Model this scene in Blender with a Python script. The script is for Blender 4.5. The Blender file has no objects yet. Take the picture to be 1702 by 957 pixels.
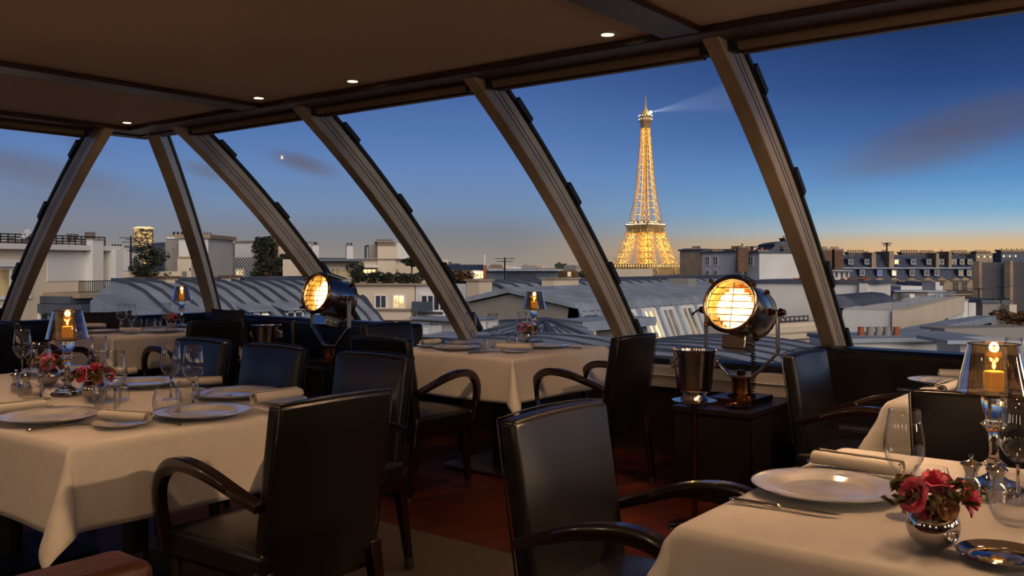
import bpy, bmesh, math, random
from mathutils import Vector, Matrix
random.seed(7)
SC = bpy.context.scene
COL = SC.collection
PI = math.pi
# ---------------------------------------------------------------- camera frame
# world X runs across the room towards the long glass wall, world Y runs along that wall
F, HZ, CX, CAMZ = 1520.0, 440.0, 851.0, 1.27
YAW = math.radians(38)
FW = Vector((math.cos(YAW), math.sin(YAW), 0)); RT = Vector((math.sin(YAW), -math.cos(YAW), 0))
def P(px, py, D):
    """point at forward distance D seen at a pixel"""
    return FW * D + RT * ((px - CX) / F * D) + Vector((0, 0, CAMZ - (py - HZ) / F * D))
def onz(px, py, z):
    return P(px, py, F * (CAMZ - z) / (py - HZ))
def ray(px, py):
    return FW + RT * ((px - CX) / F) + Vector((0, 0, -(py - HZ) / F))
def lin(c):
    c = c / 255.0
    return c / 12.92 if c <= .04045 else ((c + .055) / 1.055) ** 2.4
def rgb(r, g, b): return (lin(r), lin(g), lin(b), 1)

# ---------------------------------------------------------------- mesh builder
class MB:
    def __init__(s): s.v = []; s.f = []; s.m = []; s.mi = 0
    def add(s, vs, fs):
        o = len(s.v); s.v += [tuple(v) for v in vs]
        s.f += [tuple(i + o for i in f) for f in fs]; s.m += [s.mi] * len(fs); return s
    def box(s, c, d, R=None):
        hx, hy, hz = d[0] / 2, d[1] / 2, d[2] / 2
        vs = [Vector((x * hx, y * hy, z * hz)) for x in (-1, 1) for y in (-1, 1) for z in (-1, 1)]
        if R is not None: vs = [R @ v for v in vs]
        c = Vector(c)
        return s.add([v + c for v in vs], [(0,1,3,2),(4,6,7,5),(0,4,5,1),(2,3,7,6),(0,2,6,4),(1,5,7,3)])
    def box2(s, a, b):
        return s.box([(a[i]+b[i])/2 for i in range(3)], [abs(b[i]-a[i]) for i in range(3)])
    def hexa(s, q):   # 8 points: bottom quad 0-3, top quad 4-7
        return s.add(q, [(0,1,2,3),(4,7,6,5),(0,4,5,1),(1,5,6,2),(2,6,7,3),(3,7,4,0)])
    def prism(s, poly, d):
        n = len(poly); d = Vector(d); p = [Vector(q) for q in poly]
        return s.add(p + [q + d for q in p], [tuple(range(n)), tuple(range(2*n-1, n-1, -1))] + [(i, (i+1) % n, n+(i+1) % n, n+i) for i in range(n)])
    def bar(s, a, b, w, h=None, up=(0,0,1)):
        a, b = Vector(a), Vector(b); h = h or w; d = b - a
        if d.length < 1e-6: return s
        d.normalize(); u = Vector(up)
        if abs(d.dot(u)) > .98: u = Vector((1, 0, 0))
        x = d.cross(u).normalized() * w / 2; y = x.cross(d).normalized() * h / 2
        return s.hexa([a-x-y, a+x-y, a+x+y, a-x+y, b-x-y, b+x-y, b+x+y, b-x+y])
    def lathe(s, prof, n=24, c=(0,0,0), R=None, closed=False, cap=True):
        c = Vector(c); vs = []; k = len(prof)
        for r, z in prof:
            for i in range(n):
                a = 2*PI*i/n; v = Vector((max(r, 1e-5)*math.cos(a), max(r, 1e-5)*math.sin(a), z))
                vs.append((R @ v if R is not None else v) + c)
        fs = [(j*n+i, j*n+(i+1) % n, ((j+1) % k)*n+(i+1) % n, ((j+1) % k)*n+i) for j in range(k if closed else k-1) for i in range(n)]
        if not closed and cap:
            if prof[0][0] > 1e-4: fs.append(tuple(range(n-1, -1, -1)))
            if prof[-1][0] > 1e-4: fs.append(tuple((k-1)*n+i for i in range(n)))
        return s.add(vs, fs)
    def sweep(s, path, sec, up=(0,0,1), scale=None, cap=True):
        path = [Vector(p) for p in path]; n = len(sec); vs = []; k = len(path)
        for i, p in enumerate(path):
            t = (path[min(i+1, k-1)] - path[max(i-1, 0)]).normalized()
            u = Vector(up)
            x = t.cross(u)
            if x.length < 1e-3: x = Vector((1,0,0))
            x.normalize(); y = x.cross(t).normalized()
            sc = scale[i] if scale else 1
            vs += [p + x*a*sc + y*b*sc for a, b in sec]
        fs = [(i*n+j, i*n+(j+1) % n, (i+1)*n+(j+1) % n, (i+1)*n+j) for i in range(k-1) for j in range(n)]
        if cap: fs += [tuple(range(n-1, -1, -1)), tuple((k-1)*n+j for j in range(n))]
        return s.add(vs, fs)
    def tube(s, path, r, n=8, **k):
        return s.sweep(path, [(r*math.cos(2*PI*i/n), r*math.sin(2*PI*i/n)) for i in range(n)], **k)
    def build(s, name, mat, parent=None, smooth=None, bevel=0, seg=2, kind=None, sub=0, loc=None):
        me = bpy.data.meshes.new(name); me.from_pydata(s.v, [], s.f)
        mats = mat if isinstance(mat, (list, tuple)) else [mat]
        for m in mats: me.materials.append(m)
        for p, i in zip(me.polygons, s.m): p.material_index = min(i, len(mats)-1)
        bm = bmesh.new(); bm.from_mesh(me); bmesh.ops.recalc_face_normals(bm, faces=bm.faces); bm.to_mesh(me); bm.free()
        if smooth is not None:
            me.shade_smooth()
            if smooth < 3: me.set_sharp_from_angle(angle=smooth)
        o = bpy.data.objects.new(name, me); COL.objects.link(o); o.parent = parent
        if loc: o.location = loc
        if kind: o['kind'] = kind
        if bevel:
            b = o.modifiers.new('bevel', 'BEVEL'); b.width = bevel; b.segments = seg; b.limit_method = 'ANGLE'; b.angle_limit = .6
            if smooth is None:
                me.shade_smooth(); me.set_sharp_from_angle(angle=.9); b.harden_normals = False
        if sub:
            q = o.modifiers.new('sub', 'SUBSURF'); q.levels = q.render_levels = sub
        return o
def tag(o, label, cat, group=None):
    o['label'] = label; o['category'] = cat
    if group: o['group'] = group
    return o
def empty(name, loc, rz=0, label=None, cat=None, group=None):
    o = bpy.data.objects.new(name, None); COL.objects.link(o); o.location = loc; o.rotation_euler = (0, 0, rz)
    o.empty_display_size = .1
    if label: tag(o, label, cat, group)
    return o
KIDS = {}
def kids(o): return [c for c in COL.objects if c.parent == o]
def dup(o, parent=None):
    c = o.copy(); COL.objects.link(c); c.parent = parent
    for k in kids(o): dup(k, c)
    return c
def place(proto, loc, rz, label, group=None, used=set(), s=1):
    o = proto if proto.name not in used else dup(proto)
    used.add(proto.name)
    if 'group' in o and not group: del o['group']
    o.location = loc; o.rotation_euler = (0, 0, rz); o['label'] = label
    o.scale = (s, s, s)
    if group: o['group'] = group
    return o

# ---------------------------------------------------------------- materials
def nt(name):
    m = bpy.data.materials.new(name); m.use_nodes = True; t = m.node_tree; t.nodes.clear()
    out = t.nodes.new('ShaderNodeOutputMaterial'); return m, t, out
def mat(name, col, rough=.5, metal=0, noise=0, scale=8, bump=0, bscale=None, spec=.5, coat=0, stretch=None, col2=None, emit=None, es=0, sheen=0):
    m, t, out = nt(name); N = t.nodes.new; L = t.links.new
    b = N('ShaderNodeBsdfPrincipled'); L(b.outputs[0], out.inputs[0])
    b.inputs['Base Color'].default_value = col; b.inputs['Roughness'].default_value = rough
    b.inputs['Metallic'].default_value = metal; b.inputs['Specular IOR Level'].default_value = spec
    b.inputs['Coat Weight'].default_value = coat; b.inputs['Sheen Weight'].default_value = sheen
    tc = N('ShaderNodeTexCoord'); mp = N('ShaderNodeMapping'); L(tc.outputs['Object'], mp.inputs[0])
    if stretch: mp.inputs['Scale'].default_value = stretch
    if noise or col2:
        n = N('ShaderNodeTexNoise'); n.inputs['Scale'].default_value = scale; n.inputs['Detail'].default_value = 5
        L(mp.outputs[0], n.inputs['Vector'])
        r = N('ShaderNodeValToRGB'); c2 = col2 or tuple(c*(1-noise) for c in col[:3]) + (1,)
        r.color_ramp.elements[0].position = .35; r.color_ramp.elements[1].position = .65
        r.color_ramp.elements[0].color = c2; r.color_ramp.elements[1].color = col
        L(n.outputs[0], r.inputs[0]); L(r.outputs[0], b.inputs['Base Color'])
    if bump:
        n = N('ShaderNodeTexNoise'); n.inputs['Scale'].default_value = bscale or scale*4; n.inputs['Detail'].default_value = 4
        L(mp.outputs[0], n.inputs['Vector'])
        bp = N('ShaderNodeBump'); bp.inputs['Strength'].default_value = bump; bp.inputs['Distance'].default_value = .01
        L(n.outputs[0], bp.inputs['Height']); L(bp.outputs[0], b.inputs['Normal'])
    if emit:
        b.inputs['Emission Color'].default_value = emit; b.inputs['Emission Strength'].default_value = es
    return m
def thin_glass(name, col=(1,1,1,1), ior=1.45, amount=1.0, face=0.0, rough=0.0, power=3.2):
    m, t, out = nt(name); N = t.nodes.new; L = t.links.new
    tr = N('ShaderNodeBsdfTransparent'); tr.inputs[0].default_value = col
    gl = N('ShaderNodeBsdfGlossy'); gl.inputs['Roughness'].default_value = rough
    mx = N('ShaderNodeMixShader'); lw_ = N('ShaderNodeLayerWeight'); lw_.inputs[0].default_value = .5; fr = N('ShaderNodeMath'); fr.operation = 'POWER'; fr.inputs[1].default_value = power
    L(lw_.outputs['Facing'], fr.inputs[0])
    ma = N('ShaderNodeMath'); ma.operation = 'MULTIPLY_ADD'; ma.inputs[1].default_value = amount; ma.inputs[2].default_value = face; ma.use_clamp = True
    L(fr.outputs[0], ma.inputs[0]); L(ma.outputs[0], mx.inputs[0]); L(tr.outputs[0], mx.inputs[1]); L(gl.outputs[0], mx.inputs[2]); L(mx.outputs[0], out.inputs[0])
    return m
def emis(name, col, s, noise=None):
    m, t, out = nt(name); N = t.nodes.new; L = t.links.new
    e = N('ShaderNodeEmission'); e.inputs[0].default_value = col; e.inputs[1].default_value = s; L(e.outputs[0], out.inputs[0])
    if noise:
        tc = N('ShaderNodeTexCoord'); n = N('ShaderNodeTexNoise'); n.inputs['Scale'].default_value = noise; n.inputs['Detail'].default_value = 4
        L(tc.outputs['Object'], n.inputs['Vector']); r = N('ShaderNodeValToRGB')
        r.color_ramp.elements[0].position = .4; r.color_ramp.elements[1].position = .62
        r.color_ramp.elements[0].color = tuple(c*.25 for c in col[:3]) + (1,); r.color_ramp.elements[1].color = col
        L(n.outputs[0], r.inputs[0]); L(r.outputs[0], e.inputs[0])
    return m
M = {}
M['leather'] = mat('black leather', (.0065, .0058, .0052, 1), .33, noise=.3, scale=5, bump=.05, bscale=160, spec=.7, coat=.05)
M['leather_brown'] = mat('brown leather', rgb(92, 48, 24), .42, noise=.35, scale=6, bump=.3, bscale=80)
M['darkwood'] = mat('dark polished wood', rgb(38, 20, 13), .22, noise=.5, scale=12, stretch=(1, 1, 6), spec=.6, coat=.5)
M['brass'] = mat('brass', rgb(190, 140, 70), .25, 1)
M['ring'] = mat('warm polished brass nickel', rgb(205, 178, 140), .2, 1)
M['bronze'] = mat('dark bronze', rgb(120, 78, 45), .22, 1)
M['chrome'] = mat('polished nickel', (.66, .63, .58, 1), .16, 1, noise=.12, scale=3)
M['silver'] = mat('polished silver', (.72, .70, .66, 1), .08, 1)
M['steel'] = mat('brushed steel', (.35, .33, .31, 1), .35, 1)
M['linen'] = mat('white linen', (.80, .77, .73, 1), .75, noise=.05, scale=30, bump=.12, bscale=450, sheen=.15)
M['napkin'] = mat('napkin linen', (.82, .78, .72, 1), .8, noise=.04, scale=30, bump=.2, bscale=300)
M['porcelain'] = mat('white porcelain', (.78, .77, .75, 1), .12, noise=0, coat=.4)
M['porcelain_motif'] = mat('porcelain with grey blue motif', (.78, .77, .75, 1), .12, coat=.4, scale=9, col2=(.50, .53, .56, 1))
M['glass'] = thin_glass('drinking glass', (.98, .98, .98, 1), 1.5, .62, .045, power=2.2)
M['window_glass'] = thin_glass('window glass', (.98, .99, .985, 1), 1.3, .12, .002)
M['shade'] = thin_glass('mirrored lamp shade', (.86, .66, .40, 1), 1.9, .8, .48, power=2.2)
m, t, out = nt('crystal'); g = t.nodes.new('ShaderNodeBsdfGlass'); g.inputs['IOR'].default_value = 1.5; g.inputs['Roughness'].default_value = .02; g.inputs['Color'].default_value = (1, .94, .86, 1)
t.links.new(g.outputs[0], out.inputs[0]); M['crystal'] = m
M['wax'] = mat('candle wax', rgb(240, 190, 90), .5, emit=rgb(255, 165, 50), es=.6)
M['flame'] = emis('candle flame', (1, .55, .18, 1), 14)
M['black'] = mat('matt black', (.008, .007, .007, 1), .6)
M['rubber'] = mat('rubber seal', (.006, .006, .006, 1), .5)
M['pedestal'] = mat('black stained veneer', (.016, .013, .012, 1), .3, noise=.4, scale=20, bump=.1)
M['petal'] = mat('pink petals', rgb(240, 84, 120), .6, scale=40, col2=rgb(248, 140, 160))
M['petal_cream'] = mat('cream petals', rgb(205, 165, 120), .6, scale=40, col2=rgb(170, 110, 80))
M['leaf'] = mat('olive leaves', rgb(88, 82, 30), .6, scale=40, col2=rgb(60, 52, 22))
M['alu'] = mat('bronze anodised metal', rgb(186, 172, 152), .42, metal=.25, noise=.22, scale=5, bump=.05)
M['beam'] = mat('brown beam', rgb(66, 38, 24), .4, noise=.4, scale=3, stretch=(1, 1, 1))
M['panel'] = mat('ceiling panel', rgb(205, 182, 158), .8, noise=.04, scale=2)
M['wall'] = mat('dark wall', rgb(58, 38, 28), .5, noise=.3, scale=4)
M['ledge'] = mat('pale ledge', rgb(222, 212, 196), .4, metal=0, noise=.1, scale=4)
M['blindtube'] = mat('rolled blind fabric', rgb(130, 110, 92), .7)
M['downlight'] = emis('downlight lamp', (1, .72, .42, 1), 22)
M['fill_glow'] = emis('fill lamp shade', (1, .74, .50, 1), 9.5)  # glow of the unseen lamps added as fill
M['drum'] = mat('satin nickel', (.70, .67, .62, 1), .27, 1, noise=.1, scale=3)

# floor: reddish brown planks
m, t, out = nt('wood floor'); N = t.nodes.new; L = t.links.new
b = N('ShaderNodeBsdfPrincipled'); b.inputs['Roughness'].default_value = .42; b.inputs['Specular IOR Level'].default_value = .3
tc = N('ShaderNodeTexCoord'); mp = N('ShaderNodeMapping'); mp.inputs['Rotation'].default_value = (0, 0, .35)
L(tc.outputs['Object'], mp.inputs[0])
br = N('ShaderNodeTexBrick'); br.inputs['Scale'].default_value = 1; br.inputs['Brick Width'].default_value = .9; br.inputs['Row Height'].default_value = .09
br.inputs['Mortar Size'].default_value = .0015; br.inputs['Color1'].default_value = rgb(128, 62, 32); br.inputs['Color2'].default_value = rgb(82, 38, 21); br.inputs['Mortar'].default_value = (.004, .002, .002, 1)
L(mp.outputs[0], br.inputs['Vector'])
n = N('ShaderNodeTexNoise'); n.inputs['Scale'].default_value = 5; n.inputs['Detail'].default_value = 8
mp2 = N('ShaderNodeMapping'); mp2.inputs['Scale'].default_value = (1, 12, 1); mp2.inputs['Rotation'].default_value = (0, 0, .35); L(tc.outputs['Object'], mp2.inputs[0]); L(mp2.outputs[0], n.inputs['Vector'])
mx = N('ShaderNodeMix'); mx.data_type = 'RGBA'; mx.blend_type = 'MULTIPLY'; mx.inputs[0].default_value = .7
L(br.outputs['Color'], mx.inputs[6]); L(n.outputs[0], mx.inputs[7]); L(mx.outputs[2], b.inputs['Base Color']); L(b.outputs[0], out.inputs[0]); M['floor'] = m
# rug: woven sisal
m, t, out = nt('woven rug'); N = t.nodes.new; L = t.links.new
b = N('ShaderNodeBsdfPrincipled'); b.inputs['Roughness'].default_value = .9
tc = N('ShaderNodeTexCoord'); w = N('ShaderNodeTexWave'); w.inputs['Scale'].default_value = 55; w.inputs['Distortion'].default_value = 1.5; w.bands_direction = 'DIAGONAL'
L(tc.outputs['Object'], w.inputs['Vector']); r = N('ShaderNodeValToRGB'); r.color_ramp.elements[0].color = rgb(52, 46, 39); r.color_ramp.elements[1].color = rgb(104, 92, 78)
L(w.outputs[0], r.inputs[0]); L(r.outputs[0], b.inputs['Base Color']); bp = N('ShaderNodeBump'); bp.inputs['Strength'].default_value = .5; bp.inputs['Distance'].default_value = .004
L(w.outputs[0], bp.inputs['Height']); L(bp.outputs[0], b.inputs['Normal']); L(b.outputs[0], out.inputs[0]); M['rug'] = m

# ---------------------------------------------------------------- room shell
def struct(mb, name, m, parent=None, **k):
    o = mb.build(name, m, parent, **k)
    if parent is None: o['kind'] = 'structure'
    return o
UE, VE = 3.95, 6.75          # eave lines of the long and the end glazing
PZ, BZ = 2.33, 2.30          # ceiling panel and beam undersides
X0, Y0 = -2.6, -3.2          # inner corner behind the viewer
a = MB(); a.box2((X0-.1, Y0-.1, -.12), (5.75, 8.6, 0)); struct(a, 'floor', M['floor'])
a = MB(); a.box2((X0-.1, Y0-.1, PZ), (3.98, 6.95, PZ+.14)); struct(a, 'ceiling', M['panel'])
a = MB(); a.box2((X0-.1, Y0-.1, 0), (X0, 8.6, PZ)); struct(a, 'wall_back', M['wall'])
a = MB(); a.box2((X0, Y0-.1, 0), (5.7, Y0, PZ)); struct(a, 'wall_side', M['wall'])
# profile of the curved glazing (offset outwards, height), inner edge of the ribs
def arc(off=0.0, n=14):
    pts = []; th0, th1, Lg = math.radians(37), math.radians(53), 2.37
    x, z = 0.0, 2.30
    for i in range(n+1):
        th = th0 + (th1-th0)*i/n
        pts.append((x + off*math.sin(th), z + off*math.cos(th)))
        x += math.cos(th)*Lg/n; z -= math.sin(th)*Lg/n
    return pts
IN = arc(); UI = 3.80; VI = 6.62
SILL = IN[-1][1]
# beams
def beam(n, p, q, w=.185):
    a = MB(); a.box2(p, q); o = struct(a, 'trim_%d' % n, M['beam'], bevel=.006); return o
beam(1, (3.712, Y0, BZ-.005), (3.897, 6.80, PZ-.001)); beam(2, (X0, 6.62, BZ-.004), (3.712, 6.80, PZ-.001))
for i, v in enumerate((1.835, 5.0, -1.4)): beam(3+i, (X0, v, BZ), (3.712, v+.195, PZ-.001))
# ribs of the glass wall: curved metal sections with a black gasket on the glass side
def rib(n, at, along, w=.085, depth=.17, top=0):
    """along: 'v' ribs of the long wall at y=at, 'u' ribs of the end wall at x=at"""
    body = MB(); seal = MB(); o_ = arc(depth*.86); e = arc(depth); k = len(IN)
    def pt(base, q, lat):
        return (UI+q[0], at+lat, q[1]) if along == 'v' else (at+lat, VI+q[0], q[1])
    for mb, A, B, hw in ((body, IN, o_, w/2), (seal, o_, e, w/2+.012)):
        vs = []
        for i in range(k):
            vs += [pt(0, A[i], -hw), pt(0, A[i], hw), pt(0, B[i], hw), pt(0, B[i], -hw)]
        fs = [(i*4+j, i*4+(j+1) % 4, (i+1)*4+(j+1) % 4, (i+1)*4+j) for i in range(k-1) for j in range(4)]
        fs += [(0,1,2,3), ((k-1)*4+3, (k-1)*4+2, (k-1)*4+1, (k-1)*4)]
        mb.add(vs, fs)
    for f in (.42, .62):      # the two fine grooves running down each flank
        q = [(IN[i][0]*(1-f)+o_[i][0]*f, IN[i][1]*(1-f)+o_[i][1]*f) for i in range(k)]
        for s in (-1, 1):
            seal.sweep([pt(0, c, s*(w/2)) for c in q], [(-.002, -.002), (.002, -.002), (.002, .002), (-.002, .002)])
    for f in (2, 6, 10, 13):  # clamps on the gasket
        q = e[f]; q2 = e[f+1] if f+1 < k else e[f-1]
        seal.bar(pt(0, q, -w/2-.006), pt(0, q2, -w/2-.006), .035, .035)
    r = empty('trim_%d' % n, (0, 0, 0)); r['kind'] = 'structure'
    body.build('rib', M['alu'], r, bevel=.006); seal.build('gasket', M['rubber'], r)
n = 10
RV = [-2.6, -1.12, .36, 1.84, 3.28, 4.76, 6.17]
for v in RV: rib(n, v, 'v'); n += 1
for u in (3.56, 2.12, .68, -.76, -2.2): rib(n, u, 'u'); n += 1
# hip rib in the corner
hb = MB(); hs = MB(); o_ = arc(.13); e = arc(.16)
def hip(q, lat): c = Vector((UI+.10+q[0]*1.0, VI+q[0]*1.0, q[1])); return c + Vector((1, -1, 0)).normalized()*lat
for mb, A, B, hw in ((hb, IN, o_, .05), (hs, o_, e, .062)):
    vs = []
    for i in range(len(IN)): vs += [hip(A[i], -hw), hip(A[i], hw), hip(B[i], hw), hip(B[i], -hw)]
    mb.add(vs, [(i*4+j, i*4+(j+1) % 4, (i+1)*4+(j+1) % 4, (i+1)*4+j) for i in range(len(IN)-1) for j in range(4)] + [(0,1,2,3), tuple(len(vs)-1-i for i in range(4))])
r = empty('trim_%d' % n, (0, 0, 0)); r['kind'] = 'structure'; hb.build('rib', M['alu'], r, bevel=.006); hs.build('gasket', M['rubber'], r); n += 1
# roller blinds under the eave, one per bay (tube, hem bar, bracket)
def blind(p, q, name_label, d):
    r = empty('roller_blind', (0, 0, 0), 0, name_label, 'roller blind', 'rolled up blinds under the eave beam')
    d = Vector(d); p = Vector(p); q = Vector(q)
    a = MB(); a.tube([p, q], .026, 12, up=(.01, .02, 1)); a.build('blind_roll', M['blindtube'], r, smooth=.8)
    a = MB(); a.bar(p + d*.035 + Vector((0,0,-.022)), q + d*.035 + Vector((0,0,-.022)), .035, .03); a.build('hem_bar', M['beam'], r)
    dd = (q-p).normalized()
    for e_, sg in ((p, -1), (q, 1)):
        a = MB(); a.box(e_ + dd*sg*.02 + d*.01, (.07, .03, .06) if abs(d.x) > .5 else (.03, .07, .06)); a.tube([e_+dd*sg*.0, e_+dd*sg*.04], .02, 10); a.build('bracket', M['black'], r)
for i in range(len(RV)-1):
    blind((3.925, RV[i]+.10, 2.275), (3.925, RV[i+1]-.09, 2.275), 'rolled up blind under the eave beam between two window ribs', (1, 0, 0))
for u0, u1 in ((2.2, 3.46), (.78, 2.04), (-.66, .6)):
    blind((u0, 6.83, 2.275), (u1, 6.83, 2.275), 'rolled up blind under the eave beam between two window ribs', (0, 1, 0))
a = MB(); a.box2((3.897, Y0, 2.285), (4.02, 6.85, 2.46)); a.box2((X0, 6.80, 2.285), (4.02, 6.92, 2.46)); struct(a, 'trim_6', M['beam'])
# glass panes
G = arc(.165)
def pane(i, along, a0, a1):
    mb = MB(); vs = []
    for s, off in ((0, 0), (1, .006)):
        for q in arc(.163+off):
            for t_ in (a0, a1):
                vs.append((UI+q[0], t_, q[1]) if along == 'v' else (t_, VI+q[0], q[1]))
    k = len(G); 
    fs = [(2*j, 2*j+1, 2*j+3, 2*j+2) for j in range(k-1)]
    mb.add(vs[:2*k], fs)
    r = empty('window_%d' % i, (0, 0, 0)); r['kind'] = 'structure'
    mb.build('pane', M['window_glass'], r, smooth=3)
w = 1
for i in range(len(RV)-1): pane(w, 'v', RV[i], RV[i+1]); w += 1
us = [3.56, 2.12, .68, -.76, -2.2]
for i in range(4): pane(w, 'u', us[i+1], us[i]); w += 1
# corner panes (triangular strips up to the hip)
for al in 'vu':
    mb = MB(); vs = []
    for q in G:
        if al == 'v': vs += [(UI+q[0], 6.17, q[1]), (UI+.02+q[0], VI+q[0]-.08, q[1])]
        else: vs += [(3.56, VI+q[0], q[1]), (UI+.02+q[0], VI+q[0]-.08, q[1])]
    mb.add(vs, [(2*j, 2*j+1, 2*j+3, 2*j+2) for j in range(len(G)-1)])
    r = empty('window_%d' % w, (0, 0, 0)); r['kind'] = 'structure'; w += 1
    mb.build('pane', M['window_glass'], r, smooth=3)
# sill, ledge and the low wall below the glass
SU, SV = UI+IN[-1][0], VI+IN[-1][0]
a = MB(); a.box2((SU-.03, Y0, SILL-.04), (SU+.16, SV+.16, SILL-.005)); a.box2((X0, SV-.03, SILL-.04), (SU-.03, SV+.16, SILL-.005)); struct(a, 'trim_30', M['rubber'], bevel=.004)
a = MB(); a.box2((SU-.10, Y0, .46), (SU+.1, SV+.1, SILL-.045)); a.box2((X0, SV-.10, .46), (SU-.10, SV+.1, SILL-.045))
a.box2((SU-.115, Y0, .535), (SU-.09, SV, .545)); struct(a, 'trim_31', M['ledge'], bevel=.006)
a = MB(); a.box2((SU-.05, Y0, 0), (SU+.1, SV+.1, .46)); struct(a, 'wall_right', M['wall'])
a = MB(); a.box2((X0, SV-.05, 0), (SU-.05, SV+.1, .46)); struct(a, 'wall_left', M['wall'])
a = MB(); a.box2((.2, .2, .001), (3.15, 3.75, .008)); tag(a.build('rug', M['rug']), 'grey beige woven rug on the wooden floor under the near chairs', 'rug')

# downlights
def downlight(px, py, label):
    p = onz(px, py, PZ)
    r = empty('downlight', (p.x, p.y, PZ), 0, label, 'ceiling light')
    a = MB(); a.lathe([(.030, -.001), (.030, -.006), (.045, -.006), (.047, -.001)], 24, closed=True); a.build('rim', M['alu'], r, smooth=.6)
    a = MB(); a.lathe([(0, -.003), (.029, -.003)], 20); a.build('bulb', M['downlight'], r)
    return p
DL = [downlight(211, 203, 'small glowing downlight in the corner of the ceiling above the hip rib'),
      downlight(430, 162, 'small dim downlight beside the left cross beam'),
      downlight(586, 134, 'bright small downlight in the ceiling near the eave beam, left of centre'),
      downlight(1010, 56, 'small downlight in the ceiling left of the right cross beam')]
# ---------------------------------------------------------------- chairs
def grid_pad(w0, w1, h, t, bulge, nx=8, nz=8, lean=0.0, z0=0.0, y0=0.0, curve=0.0):
    """upholstered panel standing on z0, back face at y0, width w0 at the bottom and w1 at the top"""
    vs = []; fs = []
    for side in (0, 1):
        for j in range(nz+1):
            for i in range(nx+1):
                u = i/nx*2-1; v = j/nz; w = w0+(w1-w0)*v
                b = bulge*(1-abs(u)**4)*(1-abs(v*2-1)**4)
                y = y0 - lean*v + curve*(u*u)
                y += (t + b) if side else -.2*b
                zt = z0 + h*v + (.006*(1-u*u) if j == nz else 0)
                vs.append((u*w/2, y, zt))
    n = (nx+1)*(nz+1); I = lambda s, i, j: s*n + j*(nx+1)+i
    for s in (0, 1):
        for j in range(nz):
            for i in range(nx): fs.append((I(s,i,j), I(s,i+1,j), I(s,i+1,j+1), I(s,i,j+1)))
    for i in range(nx):
        fs.append((I(0,i,0), I(0,i+1,0), I(1,i+1,0), I(1,i,0))); fs.append((I(0,i,nz), I(0,i+1,nz), I(1,i+1,nz), I(1,i,nz)))
    for j in range(nz):
        fs.append((I(0,0,j), I(0,0,j+1), I(1,0,j+1), I(1,0,j))); fs.append((I(0,nx,j), I(0,nx,j+1), I(1,nx,j+1), I(1,nx,j)))
    return vs, fs
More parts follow.
